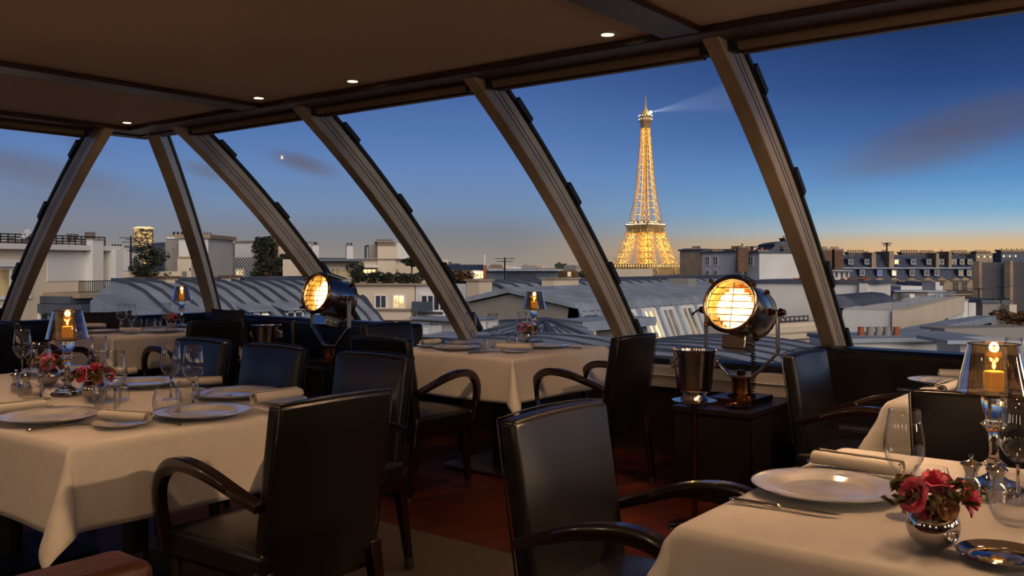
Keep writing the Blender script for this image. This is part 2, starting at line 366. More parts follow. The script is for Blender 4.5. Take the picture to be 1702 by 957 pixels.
def make_chair():
    r = empty('dining_armchair', (0,0,0), 0, 'x', 'chair')
    a = MB()   # seat
    vs = []; fs = []; nx = 8
    for s in (0, 1):
        for j in range(nx+1):
            for i in range(nx+1):
                u = i/nx*2-1; v = j/nx*2-1
                z = .37 if s == 0 else .455+.03*(1-abs(u)**3)*(1-abs(v)**3)
                vs.append((u*(.235+.012*v), v*.235+.01, z))
    n1 = (nx+1)**2; I = lambda s, i, j: s*n1+j*(nx+1)+i
    for s in (0, 1):
        for j in range(nx):
            for i in range(nx): fs.append((I(s,i,j), I(s,i+1,j), I(s,i+1,j+1), I(s,i,j+1)))
    for i in range(nx):
        for e in (0, nx): fs.append((I(0,i,e), I(0,i+1,e), I(1,i+1,e), I(1,i,e))); fs.append((I(0,e,i), I(0,e,i+1), I(1,e,i+1), I(1,e,i)))
    a.add(vs, fs); seat = a.build('seat', M['leather'], r, bevel=.018, seg=3)
    a = MB(); a.add(*grid_pad(.425, .43, .56, .054, .020, lean=.085, z0=.315, y0=-.195-.02, curve=.012)); bk = a.build('backrest', M['leather'], r, bevel=.014, seg=3)
    a = MB()   # welt round the back panel
    ws = []
    for sx in (-1, 1):
        p = [(sx*(.2125+.0025*v), -.2165-.085*v+.012, .315+.56*v) for v in (0, .25, .5, .75, 1)]
        a.tube(p, .0028, 6)
    a.tube([(-.215, -.2885, .877), (-.11, -.298, .882), (0, -.303, .884), (.11, -.298, .882), (.215, -.2885, .877)], .003, 6)
    a.build('welt', M['leather'], bk, smooth=3)
    for sx in (-1, 1):
        # bentwood arm: leaves the back, rises forward, loops down to the seat rail and back
        pts = [(-.205, .585), (-.13, .622), (-.04, .652), (.05, .668), (.12, .668), (.175, .652), (.213, .615), (.226, .565), (.222, .51), (.206, .45), (.19, .39)]
        P3 = [(sx*((.224, .238, .247)[k] if k < 3 else .250 if k < 8 else .250-.003*(k-7)), y+.02-(.03 if k == 0 else 0), z) for k, (y, z) in enumerate(pts)]
        # smooth resample
        Q = []
        for k in range(len(P3)-1):
            p0 = Vector(P3[max(k-1,0)]); p1 = Vector(P3[k]); p2 = Vector(P3[k+1]); p3 = Vector(P3[min(k+2, len(P3)-1)])
            for s in range(3):
                t_ = s/3; Q.append(.5*((2*p1)+(p2-p0)*t_+(2*p0-5*p1+4*p2-p3)*t_*t_+(3*p1-p0-3*p2+p3)*t_**3))
        Q.append(Vector(P3[-1]))
        a = MB(); sec = [(-.5,-.3),(-.36,-.5),(.36,-.5),(.5,-.3),(.5,.3),(.36,.5),(-.36,.5),(-.5,.3)]
        # sweep in the y-z plane with constant sideways width
        vs = []; kk = len(Q)
        for i, p in enumerate(Q):
            tt = (Q[min(i+1,kk-1)]-Q[max(i-1,0)]).normalized(); nn = Vector((1,0,0)).cross(tt).normalized()
            f = i/(kk-1); th = .026+.016*math.sin(PI*min(1, f*1.1)); wd = .040
            vs += [p + Vector((1,0,0))*s0*wd + nn*s1*th for s0, s1 in sec]
        fs = [(i*8+j, i*8+(j+1) % 8, (i+1)*8+(j+1) % 8, (i+1)*8+j) for i in range(kk-1) for j in range(8)] + [tuple(range(8)), tuple((kk-1)*8+7-j for j in range(8))]
        a.add(vs, fs); a.build('armrest', M['darkwood'], r, smooth=.7)
        for fy in (1, -1):
            a = MB(); y0 = .195 if fy > 0 else -.205; x0 = sx*.205; spl = .015 if fy > 0 else -.055
            tp = Vector((x0, y0, .40)); bt = Vector((x0+sx*.006, y0+spl, 0.045))
            def quad(c, w): return [c+Vector((-w,-w,0)), c+Vector((w,-w,0)), c+Vector((w,w,0)), c+Vector((-w,w,0))]
            a.hexa(quad(bt, .014)+quad(tp, .022)); lg = a.build('leg', M['darkwood'], r, bevel=.003)
            a = MB(); b0 = Vector((x0+sx*.0067, y0+spl*1.12, 0)); a.hexa(quad(b0, .0125)+quad(bt, .0148)); a.build('foot_cap', M['steel'], lg, bevel=.001)
    a = MB()
    for sx in (-1, 1): a.box2((sx*.222, -.20, .335), (sx*.19, .20, .38))
    a.box2((-.21, .195, .335), (.21, .225, .38)); a.box2((-.21, -.215, .335), (.21, -.19, .38)); a.build('seat_frame', M['darkwood'], r, bevel=.003)
    return r
CH = make_chair()
D2 = PI/180
chairs = [
 ((1.79, 2.325), 0, 'black leather armchair seen from behind, largest and nearest, drawn up to the long table', None),
 ((1.99, 1.145), 180, 'black leather armchair with shiny brown-lit backrest facing the near right table', None),
 ((2.47, 2.89), 90, 'black leather chair with lit front on far side of long table, rightmost of three', None),
 ((2.47, 3.57), 90, 'black leather chair on far side of long table, middle one of three', None),
 ((2.47, 4.16), 90, 'black leather chair on far side of long table, leftmost of three', None),
 ((4.45, 2.87), 0, 'black armchair right of the middle window table, its arm curving to the left', None),
 ((3.72, 3.60), -90, 'black armchair with curved wooden arm in front of the middle window table, back towards us', None),
 ((4.33, 4.19), 180, 'black leather chair behind the left end of the middle window table', None),
 ((4.10, 1.25), 180, 'black armchair with glossy highlight in front of the right banquette beside the pedestal', None),
 ((3.335, .575), -90, 'black chair seen from behind with its top against the far right tablecloth', None),
 ((3.09, 6.70), -90, 'dark armchair at the left frame edge in front of the far left table', None),
 ((3.84, 5.95), 0, 'black armchair seen from behind at right end of the far left table', None),
]
used = set()
for (p, rz, lb, g) in chairs: place(CH, (p[0], p[1], .0085 if p[0] < 2.9 else 0), rz*D2, lb, g, used)

# ---------------------------------------------------------------- tables and cloths
def cloth(x0, y0, x1, y1, name_label, zt=.75, drop=.25, seed=1, flare=.03):
    rnd = random.Random(seed); r = .012
    # coordinates of cloth in material space: along x: [-drop .. W+drop]
    def axis(L):
        n = max(6, int(L/.09)); return [-drop, -drop*.86, -drop*.7, -drop*.5, -drop*.3, -drop*.12, -.02, -.006, 0] + [L*i/n for i in range(1, n)] + [L, L+.006, L+.02, L+drop*.12, L+drop*.3, L+drop*.5, L+drop*.7, L+drop*.86, L+drop]
    W, H = x1-x0, y1-y0; ax, ay = axis(W), axis(H)
    ph = [rnd.uniform(0, 6) for _ in range(6)]
    def wave(s, d): return (.010*math.sin(s*5.1+ph[0]) + .007*math.sin(s*11+ph[1]))*(d/drop)**1.3
    vs = []
    for y in ay:
        for x in ax:
            ex = -x if x < 0 else (x-W if x > W else 0); ey = -y if y < 0 else (y-H if y > H else 0)
            sx = -1 if x < 0 else 1; sy = -1 if y < 0 else 1
            cx = min(max(x, 0), W); cy = min(max(y, 0), H)
            if ex == 0 and ey == 0: px, py, pz = cx, cy, zt
            elif ey == 0:
                o_ = r*min(1, ex/.02)+flare*ex/drop+wave(cy, ex); px, py, pz = cx+sx*o_, cy, zt-max(0, ex-.004)-.002
            elif ex == 0:
                o_ = r*min(1, ey/.02)+flare*ey/drop+wave(cx+2, ey); px, py, pz = cx, cy+sy*o_, zt-max(0, ey-.004)-.002
            else:
                rho = math.hypot(ex, ey); ph_ = math.atan2(ey, ex); q = math.sin(2*ph_)
                base = r*min(1, rho/.02)+flare*rho/drop
                out = base*1.0 + .42*rho*q**1.4
                # the fold of the corner swings out along the diagonal
                dx_ = math.cos(ph_)**.6*out*(.55+.45*math.cos(ph_)); dy_ = math.sin(ph_)**.6*out*(.55+.45*math.sin(ph_))
                px, py, pz = cx+sx*dx_, cy+sy*dy_, zt-rho*math.sqrt(max(.2, 1-(.42*q)**2))*(1-.07*q)-.002
            vs.append((x0+px, y0+py, pz))
    n = len(ax); fs = [(j*n+i, j*n+i+1, (j+1)*n+i+1, (j+1)*n+i) for j in range(len(ay)-1) for i in range(n-1)]
    mb = MB(); mb.add(vs, fs)
    o = mb.build('tablecloth', M['linen'], None, smooth=3); tag(o, name_label, 'tablecloth')
    s = o.modifiers.new('sub', 'SUBSURF'); s.levels = s.render_levels = 1
    s = o.modifiers.new('thick', 'SOLIDIFY'); s.thickness = .0025; s.offset = -1
    return o
def table(x0, y0, x1, y1, label, n=1):
    r = empty('dining_table', ((x0+x1)/2, (y0+y1)/2, 0), 0, label, 'table'); W, H = x1-x0, y1-y0
    a = MB(); a.box2((-W/2+.004, -H/2+.004, .715), (W/2-.004, H/2-.004, .744)); a.build('tabletop', M['darkwood'], r, bevel=.004)
    for k in range(n):
        cy = (k-(n-1)/2)*H/n
        a = MB(); a.lathe([(.045, .03), (.045, .62), (.11, .70), (.11, .714)], 20, (0, cy, 0)); a.build('pedestal_column', M['black'], r, smooth=.6)
        a = MB(); a.box((0, cy, .02), (.52, .52, .016)); a.build('base_plate', M['steel'] if n == 1 else M['black'], r, bevel=.003)
T = [(1.295, 2.63, 2.265, 4.64, 'long', 2), (4.02, 3.14, 5.0, 4.10, 'mid', 1), (1.655, -.95, 2.66, .87, 'near', 2), (3.655, -.6, 4.64, 1.025, 'right', 1), (3.43, 6.33, 4.40, 7.18, 'far', 1)]
TL = ['long table under white cloth at left with flowers and many glasses', 'square table under white cloth at the window, left of the large searchlight', 'near table in the right corner under a warm-lit cloth', 'table under a white cloth beside the right banquette', 'far left table under white cloth in the corner of the banquettes']
CL = ['white tablecloth hanging in a pointed fold at the corner of the long left table', 'white tablecloth on the square window table in the middle', 'cream white tablecloth on the near right table with pink flowers', 'white tablecloth partly hidden behind a black chair back at right', 'white tablecloth on the far left corner table']
for (x0, y0, x1, y1, k, n_), tl, cl in zip(T, TL, CL):
    table(x0, y0, x1, y1, tl, n_); cloth(x0, y0, x1, y1, cl, seed=len(cl), zt=.7475)
TZ = .7515
def tp(px, py, z=TZ): 
    p = onz(px, py, z); return Vector((p.x, p.y, z))

# ---------------------------------------------------------------- tableware prototypes
def cat(o, c): o['category'] = c; return o
def mk_wine():
    r = empty('wine_glass', (0,0,0), 0, 'x', 'glass')
    bowl_o = [(.006, .088), (.014, .091), (.026, .103), (.036, .120), (.0405, .140), (.039, .165), (.034, .195), (.0305, .222)]
    bowl_i = [(.0295, .222), (.0330, .195), (.0380, .165), (.0395, .140), (.035, .121), (.025, .105), (.013, .094), (0, .092)]
    a = MB(); a.lathe(bowl_o + bowl_i, 28); a.build('bowl', M['glass'], r, smooth=3)
    a = MB(); a.lathe([(.0045, .010), (.0038, .03), (.0036, .07), (.006, .0885)], 14); a.build('stem', M['crystal'], r, smooth=3)
    a = MB(); a.lathe([(0, 0), (.036, 0), (.036, .0015), (.02, .004), (.006, .009), (0, .0105)], 28); a.build('foot', M['glass'], r, smooth=1)
    return r
def mk_tumbler():
    r = tag(MB().lathe([(0, 0), (.026, 0), (.040, .010), (.0490, .030), (.050, .045), (.046, .068), (.0385, .095), (.0373, .095), (.0448, .068), (.0487, .045), (.0475, .031), (.038, .013), (0, .009)], 32).build('stemless_glass', M['glass'], None, smooth=1.2), 'x', 'glass')
    return r
def mk_lamp(lit=True):
    r = empty('candle_lamp', (0,0,0), 0, 'x', 'table lamp')
    a = MB(); a.lathe([(0, 0), (.062, 0), (.064, .004), (.056, .011), (.050, .012), (.046, .018), (.030, .024), (.016, .034), (.013, .046), (.020, .052), (.028, .058), (.020, .064), (.012, .070), (.010, .085), (.012, .125), (.015, .134), (.023, .142), (.029, .150), (.020, .157), (.017, .165), (.024, .180), (.028, .198), (.029, .212), (.038, .218), (.038, .222), (0, .221)], 16)
    a.build('crystal_candlestick', M['crystal'], r, smooth=.35)
    a = MB(); a.lathe([(0, .2225), (.016, .2225), (.028, .232), (.036, .252), (.037, .275), (.033, .300), (.0318, .300), (.0355, .275), (.0345, .253), (.027, .235), (0, .226)], 24); cup = a.build('candle_cup', M['glass'], r, smooth=1)
    a = MB(); a.lathe([(0, .2265), (.021, .2275), (.0225, .270), (.020, .2725), (0, .270)], 20); c = a.build('candle', M['wax'], r, smooth=.8)
    a = MB(); a.lathe([(0, .276), (.0035, .280), (.0042, .286), (.002, .294), (0, .300)], 10); a.build('flame', M['flame'], c, smooth=3)
    a = MB(); a.lathe([(.080, .224), (.055, .335)], 40)
    a.f = a.f[:40]; a.m = a.m[:40]; a.build('lamp_shade', M['shade'], r, smooth=3)
    for rr, z in ((.0805, .2235), (.0552, .3355)): a = MB(); a.lathe([(rr-.001, z-.001), (rr+.001, z-.001), (rr+.001, z+.001), (rr-.001, z+.001)], 40, closed=True); a.build('shade_rim', M['bronze'], r)
    a = MB()
    for k in range(3):
        th = k*2*PI/3+.5; a.tube([(.0375*math.cos(th), .0375*math.sin(th), .220), (.079*math.cos(th), .079*math.sin(th), .226)], .0012, 6)
    a.build('shade_support', M['bronze'], r)
    return r
def mk_plate(rad=.165):
    r = empty('dinner_plate', (0,0,0), 0, 'x', 'plate')
    s = rad/.165
    a = MB(); a.lathe([(0, .0035), (.085*s, .0035), (.105*s, .006), (.163*s, .0165), (.165*s, .019), (.162*s, .020), (.118*s, .0165), (.112*s, .0155), (.100*s, .0075), (.092*s, .006), (0, .006)], 48); a.lathe([(.080*s, 0), (.090*s, 0), (.088*s, .0055), (.078*s, .0045)], 48, closed=True)
    a.build('plate_body', M['porcelain_motif'], r, smooth=.9)
    a = MB(); a.lathe([(.1635*s, .0185), (.1658*s, .0188), (.1655*s, .0206), (.1632*s, .0204)], 48, closed=True); a.build('rim_line', M['steel'], r)
    return r
def mk_side_plate():
    a = MB(); a.lathe([(0, .002), (.05, .002), (.055, 0), (.06, .003), (.088, .012), (.089, .014), (.086, .0145), (.058, .0075), (0, .0055)], 36)
    return tag(a.build('side_plate', M['porcelain'], None, smooth=.9), 'x', 'plate')
def mk_napkin(L=.21, rr=.028):
    # loosely rolled napkin: a spiral of thick cloth, lying along local x
    prof = []; n_ = 46
    for i in range(n_+1):
        t_ = i/n_; th = t_*2.15*2*PI; q = .006+(rr-.006)*t_; prof.append((q*math.cos(th)*1.12, q*math.sin(th)*.80))
    inner = [(a_*.0+x*(1-.0028/max(math.hypot(x, y), .003)), y*(1-.0028/max(math.hypot(x, y), .003))) for a_, (x, y) in enumerate(prof)]
    loop = prof + inner[::-1]; k = len(loop); mb = MB(); vs = []; xs = [-L/2, -L/2+.004, -L/4, 0, L/4, L/2-.004, L/2]
    for j, x in enumerate(xs):
        sc = .97 if j in (0, len(xs)-1) else 1+.015*math.sin(j*2.1)
        vs += [(x+.004*math.sin(i*.15), p[0]*sc, p[1]*sc+rr*.80) for i, p in enumerate(loop)]
    fs = [(j*k+i, j*k+(i+1) % k, (j+1)*k+(i+1) % k, (j+1)*k+i) for j in range(len(xs)-1) for i in range(k)]
    h = len(prof)
    for e in (0, (len(xs)-1)*k): fs += [(e+i, e+i+1, e+k-2-i, e+k-1-i) for i in range(h-1)]
    mb.add(vs, fs)
    return tag(mb.build('rolled_napkin', M['napkin'], None, smooth=1.0), 'x', 'napkin')
def mk_knife():
    r = empty('table_knife', (0,0,0), 0, 'x', 'cutlery')
    a = MB(); a.sweep([(-.115, 0, .004), (-.105, 0, .0045), (-.06, 0, .0045), (-.02, 0, .004), (-.006, 0, .004), (0, 0, .004)], [(.0095*math.cos(t_*PI/5), .0055*math.sin(t_*PI/5)) for t_ in range(10)], scale=[.55, 1, .8, .75, 1, .7]); a.build('handle', M['silver'], r, smooth=3)
    a = MB(); pl = [(0, -.005), (.05, -.009), (.09, -.0085), (.115, -.003), (.122, .004), (.10, .0055), (0, .0045)]
    a.prism([(x, y*1.15, .003) for x, y in pl], (0, 0, .0022)); a.build('blade', M['chrome'], r)
    return r
def mk_fork():
    r = empty('table_fork', (0,0,0), 0, 'x', 'cutlery')
    a = MB(); a.sweep([(-.10, 0, .003), (-.085, 0, .004), (-.03, 0, .004), (.03, 0, .008)], [(.006, -.0015), (.006, .0015), (-.006, .0015), (-.006, -.0015)], scale=[.8, 1.1, .6, .5]); a.build('handle', M['silver'], r, bevel=.0008)
    a = MB(); a.sweep([(.028, 0, .008), (.042, 0, .006), (.055, 0, .005)], [(.011, -.001), (.011, .001), (-.011, .001), (-.011, -.001)], scale=[.4, .9, 1])
    for k in range(4): y = (k-1.5)*.0062; a.tube([(.054, y, .005), (.075, y, .0045), (.098, y, .0085)], .0013, 6)
    a.build('tines', M['silver'], r, smooth=.8)
    return r
def mk_mill():
    r = empty('pepper_mill', (0,0,0), 0, 'x', 'salt and pepper mill')
    a = MB(); a.lathe([(0, 0), (.021, 0), (.021, .018), (.0215, .022), (.020, .026), (.0125, .040), (.0125, .050), (.017, .062), (.018, .066), (0, .066)], 24); a.build('mill_body', M['silver'], r, smooth=.6)
    a = MB(); a.lathe([(0, .066), (.0225, .066), (.023, .069), (.018, .074), (.006, .079), (.003, .081), (.003, .084), (.006, .087), (.0055, .091), (0, .092)], 24); a.build('mill_cap', M['silver'], r, smooth=.6)
    return r
def mk_mill_glass():
    r = empty('salt_shaker', (0,0,0), 0, 'x', 'salt and pepper shaker')
    a = MB(); a.lathe([(0, 0), (.019, 0), (.020, .003), (.020, .038), (.017, .044), (.0155, .044), (.0185, .038), (.0185, .005), (0, .004)], 20); a.build('shaker_body', M['glass'], r, smooth=.7)
    a = MB(); a.lathe([(.0175, .0435), (.018, .052), (.014, .058), (.004, .060), (.003, .064), (0, .065)], 20); a.build('shaker_cap', M['silver'], r, smooth=.7)
    return r
def mk_vase():
    r = empty('flower_vase', (0,0,0), 0, 'x', 'flower vase')
    pr = [(0, 0), (.016, 0)] + [(.046*math.sin(t_), .043-.043*math.cos(t_)) for t_ in [x*PI/14 for x in range(2, 12)]] + [(.029, .080), (.029, .083), (.026, .083), (.026, .078), (.03, .07)]
    a = MB(); a.lathe(pr, 32); a.build('vase_body', M['silver'], r, smooth=.9)
    rnd = random.Random(5)
    def rose(c, s, m, nm):
        a = MB(); c = Vector(c); ax = Vector((c.x*3, c.y*3, c.z-.06)).normalized()
        q = ax.to_track_quat('Z', 'Y').to_matrix()
        for ring, (nn, rb, op, h) in enumerate(((3, .10, .16, .80), (4, .22, .34, .86), (5, .34, .58, .80), (6, .46, .85, .62))):
            for k in range(nn):
                th = 2*PI*k/nn+ring*.7+rnd.uniform(-.15, .15); vs = []
                for jj in range(5):
                    vv = jj/4
                    for ii in range(5):
                        uu = (ii-2)/2; ha = (.72+.1*ring/3)*(.55+.45*math.sin(PI*min(1, .15+.7*vv)))
                        aa = th+uu*ha; rr2 = s*(rb*(.5+.5*min(1, vv*2))+op*vv**1.6*.62)*(1+.05*rnd.uniform(-1, 1))-s*.05*abs(uu)*vv
                        zz = s*(h*vv-.30*op*vv**3-.16*ring*.4)-s*.16*vv*uu*uu
                        vs.append(q @ Vector((rr2*math.cos(aa), rr2*math.sin(aa), zz)) + c)
                a.add(vs, [(j_*5+i_, j_*5+i_+1, j_*5+i_+6, j_*5+i_+5) for j_ in range(4) for i_ in range(4)])
        a.build(nm, m, r, smooth=3)
    for k, (x, y, z, s) in enumerate([(-.042, -.018, .102, .030), (.046, -.026, .098, .030), (.002, .0, .118, .032), (.03, .038, .106, .026), (-.03, .04, .104, .024), (.004, -.045, .086, .020)]):
        rose((x, y, z), s*1.15, M['petal_cream'] if k in (4, 5) else M['petal'], 'rose')
    a = MB()
    for k in range(64):
        th = rnd.uniform(0, 2*PI); e = rnd.uniform(-.25, .9); rr = rnd.uniform(.04, .085)
        c = Vector((rr*math.cos(th)*math.cos(e), rr*math.sin(th)*math.cos(e), .095+.035*math.sin(e))); R_ = Matrix.Rotation(th, 3, 'Z') @ Matrix.Rotation(rnd.uniform(-.8, .9), 3, 'Y') @ Matrix.Rotation(rnd.uniform(-.7, .7), 3, 'X')
        l, w_ = rnd.uniform(.02, .032), rnd.uniform(.008, .013)
        lp = [(-l/2, 0, 0), (-l*.2, w_, .002), (l*.25, w_*.8, .003), (l/2, 0, -.003), (l*.25, -w_*.8, .003), (-l*.2, -w_, .002)]
        a.add([c + R_ @ Vector(p) for p in lp], [(0,1,2,3), (0,3,4,5)])
    for k in range(7): 
        th = k*.9; a.tube([(0, 0, .03), (.01*math.cos(th), .01*math.sin(th), .075), (.035*math.cos(th), .035*math.sin(th), .10)], .0015, 5)
    a.build('foliage', M['leaf'], r, smooth=None)
    return r
def mk_saucer():
    a = MB(); a.lathe([(0, .004), (.045, .004), (.052, .002), (.060, .004), (.074, .013), (.076, .0145), (.074, .0165), (.060, .0095), (.052, .006), (.045, .0075), (0, .0075)], 48)
    return tag(a.build('silver_coaster', M['silver'], None, smooth=.8), 'x', 'coaster')
WG, TU, LA, PL, SP, NA, KN, FK, MI, MG, VA, CO = mk_wine(), mk_tumbler(), mk_lamp(), mk_plate(), mk_side_plate(), mk_napkin(), mk_knife(), mk_fork(), mk_mill(), mk_mill_glass(), mk_vase(), mk_saucer()
LAMPS = []
def put(proto, px, py, label, rz=0, group=None, s=1, z=TZ, up=0):
    p = tp(px, py, z); o = place(proto, (p.x, p.y, z+up), rz, label, group, used, s)
    if proto is LA: LAMPS.append((p.x, p.y))
    return o
def put2(proto, p, q, label, group=None, s=1, z=TZ, up=0):
    """lying between two table points"""
    a_, b_ = tp(*p, z), tp(*q, z); m_ = (a_+b_)/2; d = b_-a_
    return place(proto, (m_.x, m_.y, z+up), math.atan2(d.y, d.x), label, group, used, s)
gb = lambda top: (.52*top-94.6)/.305
# --- near right table
put(LA, 1652, 812, 'large candle lamp with mirrored shade on crystal stick on near right table')
put(WG, 1503, 860, 'tall empty wine glass behind the plate and pink flowers on near right table')
put(WG, 1692, 835, 'wine glass cut by the right frame edge on the near right table')
put(TU, 1548, 838, 'stemless glass half hidden behind the near flowers and the wine glass', s=.85)
put(TU, 1689, 872, 'large stemless tumbler at right edge in front of the mills')
put(VA, 1551, 912, 'round silver vase with pink roses on the near right table', rz=-.9)
put(PL, 1372, 818, 'white dinner plate with grey-blue motif on the near right table')
put2(KN, (1206, 831), (1400, 860), 'silver knife lying in front of the near right plate')
put2(KN, (1356, 770), (1480, 786), 'silver knife lying beside the rolled napkin on near right table')
put2(NA, (1352, 772), (1500, 795), 'rolled cream napkin behind the plate on the near right table', s=1.02)
put(MI, 1614, 822, 'silver pepper mill behind the pink flowers, nearest to the black chair')
put(MI, 1657, 832, 'silver mill seen through the large tumbler on near right table')
put(CO, 1668, 932, 'round silver coaster in the bottom right corner')
# --- long left table
put(LA, 112, 655, 'candle lamp with mirrored shade on the long left table')
for px, top, lb in ((37, 550, 'leftmost wine glass on the long table behind the mills'), (68, 571, 'wine glass in front of left pink flowers on the long table'), (163.5, 561.5, 'wine glass behind the middle flowers, right of the candle lamp'), (191, 586, 'wine glass in front of the middle pink flowers on the long table'), (284, 571.5, 'left one of the wine glass pair at the right part of long table'), (321, 577, 'right one of the wine glass pair at the right part of long table')):
    put(WG, px, gb(top), lb)
put(TU, 50, 662, 'stemless glass in front of the mills at left on the long table')
put(TU, 178, 681, 'stemless glass in front of the middle vase on the long table')
put(TU, 278, 690, 'stemless glass beside the right plate on the long table')
put(TU, 312, 669, 'stemless glass behind the right wine glass on the long table', s=.9)
put(VA, 80, 641, 'silver vase of pink flowers behind the left wine glasses', rz=.7)
put(VA, 156, 665, 'silver vase of pink roses in the middle of the long table', rz=-.3)
put(MI, 27, 651, 'left silver mill of the pair behind the stemless glass on long table'); put(MI, 44, 653, 'right silver mill of the left pair on the long table')
put(MG, 184, 668, 'left shaker with silver cap right of the middle vase'); put(MG, 206, 664, 'right shaker with silver cap right of the middle vase')
put(PL, 84, 697, 'white plate nearest the left corner of the long table')
put(PL, 338, 690, 'white plate in front of the wine glass pair on the long table')
put(PL, 392, 658, 'white plate behind the rolled napkin at the right end of long table')
put(PL, 236, 640, 'white plate on the far side of long table behind the middle flowers')
put(PL, 100, 619, 'white plate at far left edge of long table behind the lamp')
put(SP, 202, 707, 'small side plate under a rolled napkin at front of long table'); put(SP, 470, 668, 'small side plate under the napkin at right end of long table'); put(SP, 352, 660, 'small side plate beside the back right plate on the long table', s=.9)
UPN = .011
put2(NA, (168, 703), (246, 708), 'rolled napkin with open end on front side plate of long table', up=UPN, s=.85)
put2(NA, (416, 677), (505, 664), 'rolled napkin at the right end of the long table', up=UPN)
put2(NA, (-25, 692), (67, 682), 'rolled napkin cut by the left frame edge on the long table')
put2(NA, (308, 642), (352, 640), 'rolled napkin behind the right wine glasses on the long table', s=.9)
put2(NA, (160, 625), (222, 622), 'rolled napkin on the far side of the long table', s=.9)
put2(KN, (57, 716), (160, 706), 'silver knife in front of the left plate on the long table')
put2(FK, (303, 709), (248, 696), 'silver fork right of the front napkin on the long table')
put2(FK, (449, 687), (412, 680), 'silver fork right of the front plate on long table')
put2(KN, (0, 686), (62, 679), 'knife beside the left napkin on the long table')
# --- window table
put(LA, 888, 568, 'candle lamp with mirrored shade on the middle window table')
put(WG, 782, 577, 'wine glass nearest the sloping rib on the window table'); put(WG, 819, 581, 'wine glass in the middle of the window table'); put(WG, 868, 576, 'wine glass in front of the flowers on the window table')
put(TU, 799, 585, 'front stemless glass on the window table', s=.95); put(TU, 790, 577, 'rear stemless glass on the window table', s=.9)
put(MI, 845, 570, 'left mill beside the flowers on the window table', s=.8); put(MI, 858, 572, 'right mill beside the flowers on the window table', s=.8)
put(VA, 876, 568, 'silver vase with cream and red flowers on the window table', rz=2.2, s=.9)
put(PL, 759, 580, 'white plate at the left of the window table', s=.9); put(PL, 908, 577, 'white plate at right of the window table', s=.9); put(PL, 772, 572, 'white plate at far left corner of the window table', s=.8)
put(SP, 716, 576, 'side plate under rolled napkin at left of the window table'); put(SP, 856, 585, 'side plate under rolled napkin in front of the window table lamp')
put2(NA, (694, 579), (738, 573), 'rolled napkin at left on the window table', up=UPN, s=.9); put2(NA, (828, 583), (882, 585), 'rolled napkin in front of the mills on the window table', up=UPN)
put2(KN, (779, 588), (812, 583), 'silver knife at front edge of the window table'); put2(KN, (955, 579), (930, 577), 'silver knife right of the window table plate')
# --- far left table
put(LA, 302, 543, 'small candle lamp with mirrored shade on the far left table')
put(WG, 202, 552, 'left glass of the wine glass pair on the far left table'); put(WG, 218.6, 554, 'right glass of the wine glass pair on the far left table'); put(WG, 277, 550, 'wine glass beside the flowers on the far left table')
put(TU, 208, 548, 'stemless glass below the wine glass pair on the far table', s=.9); put(TU, 228, 545, 'stemless glass right of the wine glass pair on the far table', s=.85); put(TU, 251, 547, 'stemless glass in the middle of the far left table', s=.9)
put(MI, 258, 545, 'left mill on the far left table', s=.8); put(MI, 266.5, 545, 'right mill on the far left table', s=.8)
put(VA, 285, 546, 'vase with red and ochre flowers on the far left table', rz=1.2, s=.9)
put(PL, 168, 552, 'white plate at left of the far left table', s=.9); put(PL, 272, 551, 'white plate at right of the far left table', s=.9)
put(SP, 218, 553, 'side plate under a napkin in front on the far left table', s=.9)
put2(NA, (205, 553), (231, 553), 'small rolled napkin in front on the far left table', up=.01, s=.75); put2(NA, (140, 545), (165, 545), 'rolled napkin at the left of far left table')
# --- right back table
put2(NA, (1563, 655), (1592, 645), 'rolled napkin behind the black chair on the right back table')
put2(NA, (1580, 629), (1625, 630), 'rolled napkin beside the lamp shade on the right back table')
put(PL, 1566, 637, 'white plate at the corner of the right back table', s=.85)
put2(KN, (1524, 650), (1558, 651), 'silver knife at the corner of the right back table')
put2(FK, (1602, 652), (1632, 655), 'silver fork at front of the right back table')
put(WG, 1685, 651, 'wine glass behind the large lamp shade on the right back table')
